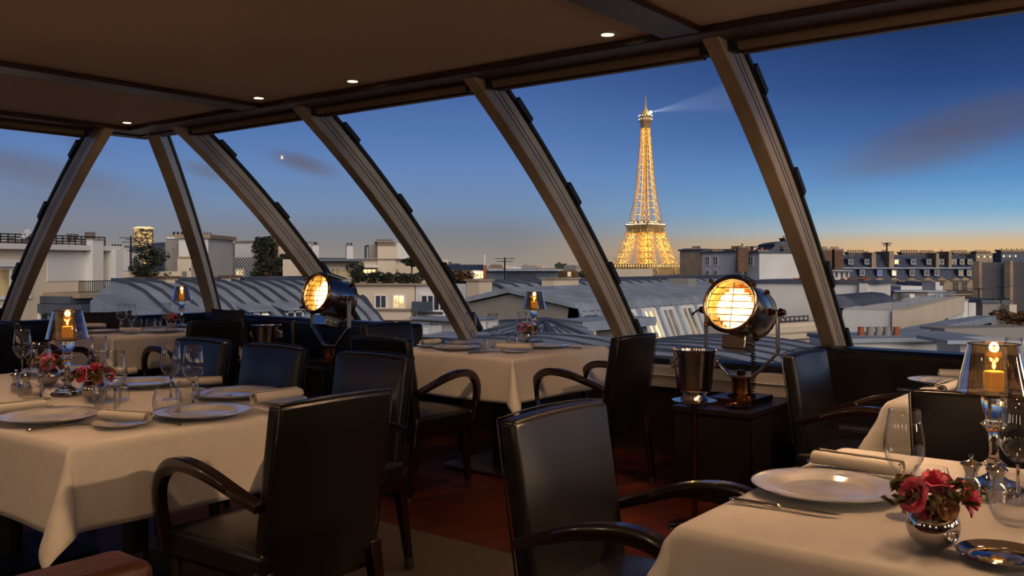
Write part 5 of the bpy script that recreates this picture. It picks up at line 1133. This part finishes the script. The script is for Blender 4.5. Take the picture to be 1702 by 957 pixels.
# ---- 9 Haussmann terrace on the right skyline
h = Bld('haussmann_building', 'long stone apartment terrace with two storey slate mansard on the right skyline', (1372, 96), (1622, 96), 466, 12, 'stone', zb=-20)
h.slope(1372, 1622, 467, 446, 1.2, 'slate', back=0, nm='lower_mansard'); h.pb(1372, 444.5, 1622, 446.5, -.9, -6, 'ledge', 'zinc'); h.slope(1372, 1620, 445, 424, 1.6, 'slate', back=1.6, nm='upper_mansard'); h.pb(1372, 422.5, 1618, 424.5, -3.2, -6, 'ridge', 'zincdark')
for x, kd in ((1411, 'dark'), (1438, 'dark'), (1487, 'lit'), (1515, 'dark'), (1541, 'dark'), (1562, 'dark'), (1583, 'dim'), (1596, 'dim'), (1609, 'dim')): h.dorm(x, 431.5, x+6, 438.5, kd, back=1.6, m='slate', dep=1.6)
for x, kd in ((1459, 'blue'), (1483, 'lit'), (1513, 'dark'), (1537, 'dark'), (1554, 'dark'), (1594, 'dim'), (1608, 'dim'), (1430, 'dark')): h.dorm(x, 449.5, x+6, 457.5, kd, back=.2, m='slate', dep=1)
for x in (1461, 1486, 1514, 1541, 1564, 1588, 1603, 1438):
    a0_, z0_ = h.sz(x-9, 466); a1_, z1_ = h.sz(x+9, 460.5); bb = MB(); bb.prism([h.pt(a0_, z0_, .25), h.pt(a1_, z0_, .25), h.pt((a0_+a1_)/2, z1_, .25)], -h.n*1.2); h.put(bb, 'pediment', M['stone']); h.win(x-4.5, 468, x+4.5, 484, 'dark', (1, 1), frame='stone'); h.win(x-4.5, 492, x+4.5, 506, 'dark', (1, 1), frame='stone')
h.rail(1440, 1620, 482, 488, 60, out=.5, bars=2, w_=.06); h.pb(1372, 488, 1622, 490, .6, 0, 'balcony_slab', 'stone')
for x0, x1, y0 in ((1449, 1456, 420), (1478, 1486, 418), (1556, 1561, 421), (1577, 1582, 418)): h.chim(x0, y0, x1, 445, 'stone', 4, 1.2, pots=3, py_=3)
for x0, x1 in ((1411, 1440), (1500, 1530), (1532, 1556), (1585, 1612)): h.chim(x0, 420.5, x1, 423, 'brickchim', 1.2, 3.6, pots=7, py_=3, pot='brickchim')
for k, (x0, x1) in enumerate(((1366, 1383), (1387, 1402))):
    q = Bld('chimney_stack', '%s broad brown chimney stack right of the right rib' % ('left', 'right')[k], (x0, 88), (x1, 88), 416, 3, 'brickchim', zb=-14, cat='chimney'); q.chim(x0, 414.5, x1, 416, 'stone', 2.6, .1, pots=7, py_=4, pot='brickchim')
wd = Bld('dormer_row', 'row of white dormer windows beneath the brown chimney stacks', (1376, 84), (1412, 84), 450, 3, 'white_wall', zb=-14); wd.pb(1374, 448.5, 1414, 450.5, .4, -3, 'roof_edge', 'zinc')
for x in (1379, 1388, 1397, 1405): wd.win(x, 452, x+4.5, 461, 'dark', (1, 0))
mast(1474, 403, 422, 94, 'antenna on the ridge of the stone terrace', 3)
for k, (x0, x1, y, D) in enumerate(((1622, 1650, 421, 190), (1650, 1668, 430, 260), (1664, 1712, 420, 230))):
    q = Bld('distant_building', '%s of three distant apartment blocks with lit windows above the grey party walls' % ('left', 'middle', 'right')[k], (x0, D), (x1, D), y, 20, ('stone', 'brickchim', 'slate')[k], zb=-30)
    for i in range(5 if k != 1 else 2): q.win(x0+3+i*5, y+4, x0+5.5+i*5, y+7, ('lit', 'dark')[i % 2], (0, 0))
    q.chim(x0+2, y-2, x1-4, y, 'brickchim', 3, 3, pots=5, py_=2, pot='brickchim')
# ---- 10 blank party walls and the white terrace house
b25 = Bld('party_wall', 'grey brown blank party wall at the right, stepped top', (1621, 62), (1676, 60), 436, 12, 'greywall', zb=-12); b25.pb(1621, 434, 1632, 520, .3, 0, 'chimney_breast', 'stone'); b25.pb(1605, 458, 1621, 520, -1, -9, 'lower_wall', 'greywall')
b26 = Bld('party_wall', 'grey brown blank party wall cut by the right frame edge', (1675, 60), (1730, 58), 435, 12, 'greywall', zb=-12); b26.pb(1674, 433, 1684, 520, .3, 0, 'chimney_breast', 'stone')
b27 = Bld('white_terrace_house', 'white flat roofed house with roof terrace and railing in front of the stone terrace', (1500, 30), (1599, 43.5), 517.5, 1.9, 'white_wall', zb=-9)
b27.pb(1499, 516, 1600, 518, .1, -.3, 'roof_edge', 'cream'); b27.rail(1500, 1599, 504, 517, 26, out=-.3, bars=2, w_=.03, m='zinc')
for x0, y0, x1, y1 in ((1553, 519, 1555.5, 538), (1570, 515, 1574.5, 532), (1521, 536, 1524.5, 543)): b27.win(x0, y0, x1, y1, 'dark', (0, 0), frame='greywall')
q = Bld('white_terrace_house', 'grey block standing for the shaded left side of the white terrace house', (1440, 33.2), (1470, 32.2), 519, 1.2, 'greywall', zb=-9)  # grey wall colour stands in for shade on the house's left side
b28 = Bld('penthouse', 'pale grey rooftop penthouse above the white terrace house', (1484, 44), (1541, 44), 484, 7, 'greywall', zb=-4); b28.pb(1482, 482.5, 1569, 484.5, .3, -7, 'roof_edge', 'zinc'); b28.pb(1541, 484, 1567, 508, .05, -5, 'white_front', 'white_wall'); b28.pb(1494, 487, 1502, 512, 1.2, 0, 'white_cabin', 'white_wall'); b28.pb(1502, 491, 1509, 512, .6, 0, 'doorway', 'iron'); b28.pb(1512, 476, 1548, 482.5, -1, -4, 'roof_hatch', 'white_wall'); b28.pb(1548, 470, 1571, 484, -1, -4, 'dark_screen', 'slate'); b28.pb(1571, 469, 1578, 500, -1, -4, 'white_pier', 'white_wall'); b28.pb(1579, 476, 1592, 500, -1.5, -4, 'white_pier', 'white_wall')
for x in (1544, 1551, 1558): b28.win(x, 491, x+4, 500, 'dark', (0, 0), back=-.06, frame='cream')
q = Bld('stair_tower', 'pale stair tower at the right end of the white terrace house', (1599.5, 43.5), (1609, 43.5), 498, 2.5, 'white_wall', zb=-9); q.pb(1599.5, 497, 1609, 498.5, .1, -2.5, 'roof_edge', 'zinc')
q = Bld('stair_tower', 'small white block right of the pale stair tower', (1610, 46), (1622, 46), 503, 4, 'white_wall', zb=-9); q.rail(1600, 1622, 495, 503, 8, out=-.2)
q = Bld('low_wall', 'pale low wall with roof plants below the blank party walls', (1633, 48), (1677, 48), 503, 4, 'greywall', zb=-9, coping='zincdark'); q.pb(1664, 505, 1676, 540, .8, 0, 'pier', 'cream')
for k in range(4): foliage('roof_shrub', 'small plants on the low wall below the party walls, clump %s' % ('far left', 'inner left', 'inner right', 'far right')[k], P(1636+11*k, 501, 48.5), .35, .16, 200, .07, seed=60+k)
foliage('roof_shrub', 'brown leafy bush at right frame edge below the party wall', P(1684, 530, 34), .8, .35, 900, .1, m='foliage_brown', seed=70)
mast(1627, 478, 505, 45, 'thin mast beside the left party wall', 1); mast(1664, 474, 504, 46, 'thin mast before the right party wall', 1)
# long curved gutter roof
gr = empty('gutter_roof', P(1560, 560, 22), 0, 'curved lead gutter roof with dark ribs running to the right', 'roof'); O = gr.location; pa = [P(1470, 570, 17)-O, P(1530, 552, 20)-O, P(1590, 539, 25)-O, P(1640, 529, 33)-O]; bb = MB(); bb.sweep(pa, [(-.28, -.1), (.28, -.1), (.28, .1), (-.28, .1)]); bb.build('gutter', M['zinc'], gr)
dn = Vector((0, 0, -1.2))-FW*1.2; bb = MB()
for i in range(3): bb.hexa([pa[i]+dn+Vector((0,0,-.3)), pa[i+1]+dn+Vector((0,0,-.3)), pa[i+1]+Vector((0,0,-.3)), pa[i]+Vector((0,0,-.3)), pa[i]+dn, pa[i+1]+dn, pa[i+1]-Vector((0,0,.05)), pa[i]-Vector((0,0,.05))])
bb.build('roof', M['zincdark'], gr); bb = MB()
for i in range(15): f = i/14*2.99; k = int(f); p = pa[k].lerp(pa[k+1], f-k); bb.bar(p, p+dn+Vector((0,0,.05)), .10)
bb.build('ribs', M['iron'], gr)
b29 = Bld('low_building', 'plain beige grey parapet behind the large candle lamp', (1570, 19), (1730, 19.5), 546, .8, 'greywall', zb=-8)
b30 = Bld('low_building', 'pale roof edge just above the right banquette', (1596, 14.5), (1740, 14.5), 567, .8, 'white_wall', zb=-8); b30.pb(1560, 563, 1620, 569, .3, -.8, 'lead_sheet', 'zinc')
# filler roofs in the gaps
for k, (x0, x1, y, D, mm, lb) in enumerate(((985, 1130, 486, 80, 'slate', 'slate roof glimpsed behind the ribbed roof'), (1210, 1255, 470, 64, 'greywall', 'grey block hidden behind the large searchlight'), (1440, 1500, 500, 60, 'greywall', 'grey block below the stone terrace'), (180, 330, 480, 40, 'slate', 'slate block behind the wide zinc roof'), (600, 700, 545, 20, 'zinc', 'low zinc roof beneath the pale facade'))):
    Bld('low_building', lb, (x0, D), (x1, D), y, 2, mm, zb=-12)
# ================================================================ the iron tower
M['iron_gold'] = mat('golden brown painted iron', rgb(205, 172, 110), .6, noise=.1, scale=.2)
M['iron_gold2'] = mat('brown painted iron', rgb(160, 128, 90), .6)
M['goldlamp'] = emis('sodium floodlight', (1, .58, .10, 1), 4)
DT = 1335.0; tb = P(1073, 440, DT); tb.z = CAMZ-57
et = empty('lattice_tower', tb, YAW+math.radians(42), 'tall golden illuminated iron lattice tower with a glowing beacon', 'tower')
def hw(z):   # outer half width
    pts = [(0, 62), (28, 47), (57, 34.5), (85, 25.5), (115, 17.8), (150, 12.2), (180, 9.0), (220, 6.5), (258, 4.7)]
    for (a_, b_), (c_, d_) in zip(pts, pts[1:]):
        if z <= c_: f = (z-a_)/(c_-a_); return b_+(d_-b_)*f
    return 4.7
def lw(z):   # leg width
    pts = [(0, 26), (57, 17), (115, 11.6), (190, 9.8)]
    for (a_, b_), (c_, d_) in zip(pts, pts[1:]):
        if z <= c_: f = (z-a_)/(c_-a_); return b_+(d_-b_)*f
    return hw(z)
def face_x(mb, p00, p10, p01, p11, w_): mb.bar(p00, p11, w_); mb.bar(p10, p01, w_); mb.bar(p01, p11, w_*1.1)
levels = [10, 20, 30, 40, 50, 57, 66, 75, 84, 93, 102, 109]
for sx in (-1, 1):
    for sy in (-1, 1):
        mb = MB()
        def cor(z): o_ = hw(z); i_ = o_-lw(z); return [Vector((sx*o_, sy*o_, z)), Vector((sx*o_, sy*i_, z)), Vector((sx*i_, sy*i_, z)), Vector((sx*i_, sy*o_, z))]
        for z0, z1 in zip(levels, levels[1:]):
            A, B = cor(z0), cor(z1); 
            for i in range(4):
                mb.bar(A[i], B[i], 1.3)
                j = (i+1) % 4; m0, m1 = (A[i]+A[j])/2, (B[i]+B[j])/2; h0, h1 = (A[i]+B[i])/2, (A[j]+B[j])/2
                face_x(mb, A[i], A[j], B[i], B[j], .75)
        mb.build('leg', M['iron_gold'], et)
mb = MB(); lv = [121, 131, 141, 151, 161, 170, 179, 188, 196, 204, 212, 219, 226, 233, 239, 245, 251, 257]
for z0, z1 in zip(lv, lv[1:]):
    for k in range(4):
        R = Matrix.Rotation(k*PI/2, 3, 'Z'); a0_, a1_ = hw(z0), hw(z1); g0, g1 = (a0_*.38, a1_*.38)
        for s in (-1, 1):
            p = [R @ Vector(v) for v in ((s*a0_, a0_, z0), (s*g0, a0_, z0), (s*a1_, a1_, z1), (s*g1, a1_, z1))]
            mb.bar(p[0], p[2], .95); mb.bar(p[1], p[3], .7); face_x(mb, p[0], p[1], p[2], p[3], .52)
        p = [R @ Vector(v) for v in ((-g0, a0_, z0), (g0, a0_, z0), (-g1, a1_, z1), (g1, a1_, z1))]
        mb.bar(p[2], p[3], .5)
mb.build('upper_shaft', M['iron_gold'], et)
def deck(z0, z1, w0, w1, nm, n_):
    d = MB(); d.box((0, 0, z0+.8), (2*w0, 2*w0, 1.6)); d.box((0, 0, z1-.5), (2*w1, 2*w1, 1.0)); o_ = d.build(nm, M['iron_gold2'], et)
    d = MB()
    for k in range(4):
        R = Matrix.Rotation(k*PI/2, 3, 'Z')
        for i in range(n_+1): f = -1+2*i/n_; d.bar(R @ Vector((f*w0, w0*.995, z0)), R @ Vector((f*w1, w1*.995, z1)), .5)
        for i in range(n_): f = -1+2*i/n_; g_ = f+2/n_; d.bar(R @ Vector((f*w0, w0, z0)), R @ Vector((g_*w1, w1, z1)), .25); d.bar(R @ Vector((g_*w0, w0, z0)), R @ Vector((f*w1, w1, z1)), .25)
    d.build('deck_lattice', M['iron_gold'], o_); return o_
deck(38, 46, 33.5, 35, 'arch_girder', 26); deck(46, 53, 35, 36.5, 'first_gallery', 30); pl = deck(53.2, 58, 37.5, 37.5, 'first_platform', 22)
deck(103, 110, 19.5, 18.5, 'second_girder', 14); deck(110, 115, 19.0, 21.5, 'second_platform', 18); p2 = deck(116, 121, 17, 17, 'second_gallery', 12)
d = MB()
for k in range(4):
    R = Matrix.Rotation(k*PI/2, 3, 'Z')
    for i in range(15): d.box(R @ Vector((-35+5*i, 37.3, 55.3)), (.9, .9, 4.2))
d.build('gallery_lights', emis('gallery lamp', (1, .62, .2, 1), 1.3), pl)
d = MB(); rnd = random.Random(3)
for k in range(4):
    R = Matrix.Rotation(k*PI/2, 3, 'Z')
    for i in range(16): d.box(R @ Vector((-18+2.4*i, 21.3, 115.8)), (1.1, .8, .9))
    for i in range(9): d.box(R @ Vector((rnd.uniform(-15, 15), 17.2, 118.5+rnd.uniform(-1, 1.5))), (2.2, .5, .9))
d.build('deck_lights', emis('deck lamp', (1, .84, .6, 1), 2.2), p2)
# illuminated sign on the first platform facing right of us
sg = MB(); R = Matrix.Rotation(0, 3, 'Z')
def glyph(x, strokes):
    for (x0, z0, x1, z1) in strokes: sg.bar(R @ Vector((0, 0, 0))+Vector((x+x0*2.0, -38.2, 54+z0*3.4)), Vector((x+x1*2.0, -38.2, 54+z1*3.4)), .55)
gly = [[(0,0,0,1),(0,1,1,1),(0,.5,.8,.5),(0,0,1,0)], [(0,0,0,1),(0,0,.5,.6),(.5,.6,1,0),(1,0,1,1)], [(0,0,0,1),(0,1,1,.8),(1,.8,.2,.5),(.2,.5,1,0)], [(0,0,0,1),(1,0,1,1),(0,.5,1,.5)], [(0,0,.5,1),(.5,1,1,0)], [(0,0,0,1),(0,1,1,1)], [(.5,0,.5,1),(0,1,1,1)]]
for i, g_ in enumerate(gly): glyph(-2+3.0*i, g_)
sg.build('lit_sign', emis('sign tubes', (1, .9, .8, 1), 2.5), pl)
d = MB(); d.lathe([(0, 256), (6.4, 256), (7.0, 260), (8.6, 265), (9.6, 266), (9.6, 268), (9.0, 268.5), (9.0, 273), (9.8, 273.5), (9.8, 275), (8.0, 276), (0, 276)], 8, R=Matrix.Rotation(PI/8, 3, 'Z')); d.build('top_cabin', M['iron_gold2'], et)
d = MB(); d.lathe([(6.5, 276), (5.6, 279), (4, 282), (2.2, 285), (1.6, 287), (0, 287.5)], 12); d.lathe([(1.5, 286), (1.0, 294), (.8, 294), (.4, 304), (0, 305)], 8); d.build('dome', M['iron_gold'], et)
d = MB()
for i in range(14): th = i*2*PI/14; d.box((9.7*math.cos(th), 9.7*math.sin(th), 274.3), (1.1, 1.1, 1.1)); d.box((9.4*math.cos(th+.2), 9.4*math.sin(th+.2), 269.5), (.9, .9, .9))
d.build('cabin_lights', emis('cabin lamp', (1, .8, .5, 1), 2.2), et)
d = MB(); c = Matrix.Rotation(-(YAW+math.radians(42)), 3, 'Z') @ (RT*6.5-FW*7); d.lathe([(0, -2.2), (1.6, -1.5), (2.2, 0), (1.6, 1.5), (0, 2.2)], 12, c+Vector((0, 0, 278.5))); d.build('beacon', emis('beacon lamp', (1, .93, .8, 1), 12), et)
# golden floodlights inside the structure
FL = [(sx*(hw(z)-lw(z)/2), sy*(hw(z)-lw(z)/2), z) for z in (62, 82, 98) for sx in (-1, 1) for sy in (-1, 1)] + [(0, 0, z) for z in (124, 140, 157, 174, 190, 205, 219, 231, 242, 252)]
for k, p in enumerate(FL):
    l = bpy.data.lights.new('tower_floodlight', 'POINT'); l.energy = (18000 if p[2] < 115 else 9000*(hw(p[2])/9)**1.3+3500); l.color = (1, .60, .105); l.shadow_soft_size = 1.0
    o = bpy.data.objects.new('tower_floodlight', l); COL.objects.link(o); o.parent = et; o.location = p

# the beacon's beam in the evening haze: a real spot light inside a thin cone of haze
bd = (RT*math.cos(.21)+Vector((0, 0, math.sin(.21)))+FW*.15).normalized(); inv = Matrix.Rotation(-(YAW+math.radians(42)), 3, 'Z'); bl_ = inv @ bd
m, t, out = nt('evening haze'); vs_ = t.nodes.new('ShaderNodeVolumeScatter'); vs_.inputs['Density'].default_value = .0016; t.links.new(vs_.outputs[0], out.inputs['Volume'])
Rb = bl_.to_track_quat('Z', 'Y').to_matrix(); src = c+Vector((0, 0, 278.5))
d = MB(); d.lathe([(1.2, 4), (26, 128)], 32, src, Rb); d.build('light_beam', m, et)
l = bpy.data.lights.new('beacon_light', 'SPOT'); l.energy = 1.0e6; l.color = (.75, .85, 1); l.spot_size = .38; l.spot_blend = .3; l.shadow_soft_size = .5
o = bpy.data.objects.new('beacon_light', l); COL.objects.link(o); o.parent = et; o.location = src+bl_*3.2; o.rotation_euler = (-bl_).to_track_quat('Z', 'Y').to_euler()
# ---------------------------------------------------------------- world: dusk sky
w = bpy.data.worlds.new('dusk sky'); SC.world = w; w.use_nodes = True; t = w.node_tree; t.nodes.clear(); N = t.nodes.new; L = t.links.new
out = N('ShaderNodeOutputWorld'); bg = N('ShaderNodeBackground'); L(bg.outputs[0], out.inputs[0])
tc = N('ShaderNodeTexCoord'); sp = N('ShaderNodeSeparateXYZ'); L(tc.outputs['Generated'], sp.inputs[0])
def ramp(stops, inp):
    r = N('ShaderNodeValToRGB'); e = r.color_ramp.elements
    while len(e) < len(stops): e.new(.5)
    for x, (p, c) in zip(e, stops): x.position = p; x.color = c
    L(inp, r.inputs[0]); return r
mr = N('ShaderNodeMapRange'); mr.inputs['From Min'].default_value = 0; mr.inputs['From Max'].default_value = .5; L(sp.outputs['Z'], mr.inputs[0])
# positions: dir.z / .5
right = ramp([(0, rgb(186, 146, 112)), (.028, rgb(222, 180, 130)), (.05, rgb(206, 182, 150)), (.07, rgb(176, 190, 196)), (.11, rgb(124, 172, 208)), (.17, rgb(94, 144, 198)), (.26, rgb(64, 102, 162)), (.36, rgb(43, 72, 126)), (.46, rgb(30, 53, 98)), (1, rgb(14, 26, 56))], mr.outputs[0])
left = ramp([(0, rgb(150, 140, 130)), (.035, rgb(138, 133, 130)), (.07, rgb(126, 130, 140)), (.12, rgb(118, 140, 172)), (.19, rgb(104, 136, 184)), (.28, rgb(86, 120, 178)), (.40, rgb(64, 96, 156)), (.55, rgb(38, 62, 114)), (1, rgb(16, 30, 62))], mr.outputs[0])
def dot(vec):
    d = N('ShaderNodeVectorMath'); d.operation = 'DOT_PRODUCT'; L(tc.outputs['Generated'], d.inputs[0]); d.inputs[1].default_value = vec; return d
dr = dot(tuple(RT)); mp1 = N('ShaderNodeMapRange'); mp1.inputs['From Min'].default_value = 0; mp1.inputs['From Max'].default_value = .40; L(dr.outputs['Value'], mp1.inputs[0])
mx = N('ShaderNodeMix'); mx.data_type = 'RGBA'; L(mp1.outputs[0], mx.inputs[0]); L(left.outputs[0], mx.inputs[6]); L(right.outputs[0], mx.inputs[7])
# streaky clouds
mpg = N('ShaderNodeMapping'); mpg.inputs['Scale'].default_value = (1.6, 1.6, 9); mpg.inputs['Rotation'].default_value = (0, .05, 0); mpg.inputs['Location'].default_value = (.9, .3, .42); L(tc.outputs['Generated'], mpg.inputs[0])
nz = N('ShaderNodeTexNoise'); nz.inputs['Scale'].default_value = 1.9; nz.inputs['Detail'].default_value = 6; nz.inputs['Roughness'].default_value = .55; nz.inputs['Distortion'].default_value = .6; L(mpg.outputs[0], nz.inputs['Vector'])
def math_(op, a_, b_=None, c_=None):
    n = N('ShaderNodeMath'); n.operation = op
    for k, v in enumerate((a_, b_, c_)):
        if v is None: continue
        if hasattr(v, 'is_linked'): L(v, n.inputs[k])
        else: n.inputs[k].default_value = v
    return n.outputs[0]
df = math_('MAXIMUM', dot(tuple(FW)).outputs['Value'], .05); tx = math_('DIVIDE', dr.outputs['Value'], df); ey = math_('DIVIDE', sp.outputs['Z'], df)
tot = None
for (px, py, sx_, sy_, sl, am) in ((1590, 222, .13, .030, .30, .9), (1690, 178, .09, .02, .35, .6), (40, 282, .12, .022, -.22, .8), (110, 330, .16, .03, -.1, .5), (505, 272, .035, .010, -.3, .8), (345, 285, .03, .010, -.25, .6), (140, 240, .03, .012, -.3, .5)):
    x_ = math_('SUBTRACT', tx, (px-CX)/F); y_ = math_('SUBTRACT', math_('SUBTRACT', ey, (HZ-py)/F), math_('MULTIPLY', x_, sl))
    q_ = math_('ADD', math_('POWER', math_('ABSOLUTE', math_('DIVIDE', x_, sx_)), 2), math_('POWER', math_('ABSOLUTE', math_('DIVIDE', y_, sy_)), 2))
    g_ = math_('MULTIPLY', math_('EXPONENT', math_('MULTIPLY', q_, -.9)), am); tot = g_ if tot is None else math_('MAXIMUM', tot, g_)
cm = math_('MULTIPLY', tot, math_('ADD', nz.outputs[0], .35))
cr = ramp([(0, (0,0,0,1)), (.15, (.04,.04,.04,1)), (.45, (.5,.5,.5,1)), (.8, (.85,.85,.85,1)), (1, (.9,.9,.9,1))], cm)
low = ramp([(0, rgb(150, 134, 122)), (.05, rgb(146, 136, 130)), (.12, rgb(120, 118, 128)), (.25, rgb(92, 92, 112)), (.5, rgb(56, 58, 84)), (1, rgb(30, 34, 56))], mr.outputs[0])
mc = N('ShaderNodeMix'); mc.data_type = 'RGBA'; L(cr.outputs[0], mc.inputs[0]); L(mx.outputs[2], mc.inputs[6]); L(low.outputs[0], mc.inputs[7])
L(mc.outputs[2], bg.inputs[0]); bg.inputs[1].default_value = 1.0
# ---------------------------------------------------------------- lights
def light(kind, name, loc, energy, col, **k):
    l = bpy.data.lights.new(name, kind); l.energy = energy; l.color = col
    for a_, b_ in k.items(): setattr(l, a_, b_)
    o = bpy.data.objects.new(name, l); COL.objects.link(o); o.location = loc; return o
s = light('SUN', 'dusk_afterglow', (0, 0, 20), 2.4, (1, .86, .74), angle=math.radians(50))
d = FW*math.cos(.45) + RT*(-.25) + Vector((0, 0, -math.sin(.5))); s.rotation_euler = d.to_track_quat('-Z', 'Y').to_euler()
warm = (1, .58, .30)
for p in DL: light('SPOT', 'downlight_beam', (p.x, p.y, PZ-.02), 14, warm, spot_size=1.5, spot_blend=.7, shadow_soft_size=.03)
# ceiling spots over the tables, plus unseen aimed ones added to light chairs and searchlight
for u, v, e, tgt in ((2.0, .2, 26, None), (1.2, 3.4, 30, None), (1.7, 4.4, 20, None), (.8, 2.2, 26, None), (2.6, 2.25, 60, (4.3, 3.6)), (3.2, 1.3, 50, None), (3.5, .2, 22, None), (3.5, -.9, 260, (2.15, 1.42)), (3.55, -.2, 190, (4.1, 1.5)), (3.3, .6, 90, (4.85, 2.2)), (.9, 4.4, 80, (3.8, 6.6)), (1.2, .6, 16, None), (-.8, .4, 30, None), (-.8, 2.8, 30, None)):
    r = empty('downlight', (u, v, PZ), 0, 'recessed ceiling downlight put in unseen to light the dining room, outside the picture', 'ceiling light', 'added downlights outside the picture')
    a = MB(); a.lathe([(.030, -.001), (.030, -.006), (.045, -.006), (.047, -.001)], 24, closed=True); a.build('rim', M['alu'], r, smooth=.6)
    a = MB(); a.lathe([(0, -.003), (.029, -.003)], 20); a.build('bulb', M['downlight'], r)
    o = light('SPOT', 'downlight_beam', (u, v, PZ-.02), e, warm, spot_size=1.9 if not tgt else (.55 if u > 3.3 else .9), spot_blend=.8, shadow_soft_size=.05)
    if tgt: o.rotation_euler = (Vector((tgt[0], tgt[1], .8))-Vector((u, v, PZ))).to_track_quat('-Z', 'Y').to_euler()
# unseen fill lamps added behind the viewer to brighten ribs, ceiling and metal
for k, (u, v, rz) in enumerate(((.2, Y0, 0), (1.4, Y0, 0), (3.5, Y0, 0), (X0, -1.6, -PI/2), (X0, .4, -PI/2), (X0, 2.4, -PI/2), (X0, 4.4, -PI/2), (X0, 6.0, -PI/2))):
    r = empty('fill_wall_lamp', (u, v, 1.45), rz, 'warm fabric fill lamp added unseen on the wall behind the viewer to brighten the room', 'fill lamp', 'added fill lamps outside the picture')
    a = MB(); a.box2((-.05, 0, -.12), (.05, .02, .12)); a.tube([(0, .02, -.05), (0, .10, -.06), (0, .13, .0)], .008, 8); a.build('bracket', M['brass'], r)
    a = MB(); a.lathe([(.15, 0), (.11, .34)], 28, (0, .15, -.02), cap=False); a.build('lamp_shade', M['fill_glow'], r, smooth=3)
for x, y in LAMPS: light('POINT', 'candle_light', (x, y, TZ+.29), .9, (1, .55, .2), shadow_soft_size=.012)
for k, (u, v) in enumerate(((4.6, -2.3), (2.4, -2.6))):  # unseen floor lamps added to put warm highlights on the chair leather
    r = empty('fill_floor_lamp', (u, v, 0), 0, 'tall floor fill lamp with glowing fabric shade added unseen near the side wall to light the chairs', 'floor fill lamp', 'added floor lamps outside the picture')
    a = MB(); a.lathe([(0, 0), (.15, 0), (.15, .02), (.03, .03), (.012, .05), (.012, 1.3), (0, 1.3)], 24); a.build('pole', M['brass'], r, smooth=.6)
    a = MB(); a.lathe([(.26, 1.05), (.20, 1.5)], 32, cap=False); a.build('lamp_shade', M['fill_glow'], r, smooth=3)
# ---------------------------------------------------------------- camera
cam = bpy.data.cameras.new('camera'); co = bpy.data.objects.new('camera', cam); COL.objects.link(co)
co.location = (0, 0, CAMZ); co.rotation_euler = (PI/2, 0, YAW-PI/2)
cam.sensor_width = 36; cam.lens = F/1702*36; cam.shift_y = -(478.5-HZ)/1702; cam.clip_end = 5000; cam.clip_start = .05
SC.camera = co
SC.view_settings.view_transform = 'Standard'; SC.view_settings.look = 'None'; SC.view_settings.gamma = 1; SC.view_settings.exposure = 0; SC.view_settings.use_curve_mapping = False
SC.cycles.use_denoising = True
SC.cycles.max_bounces = 14; SC.cycles.transparent_max_bounces = 24; SC.cycles.sample_clamp_indirect = 6; SC.cycles.caustics_reflective = False; SC.cycles.caustics_refractive = False
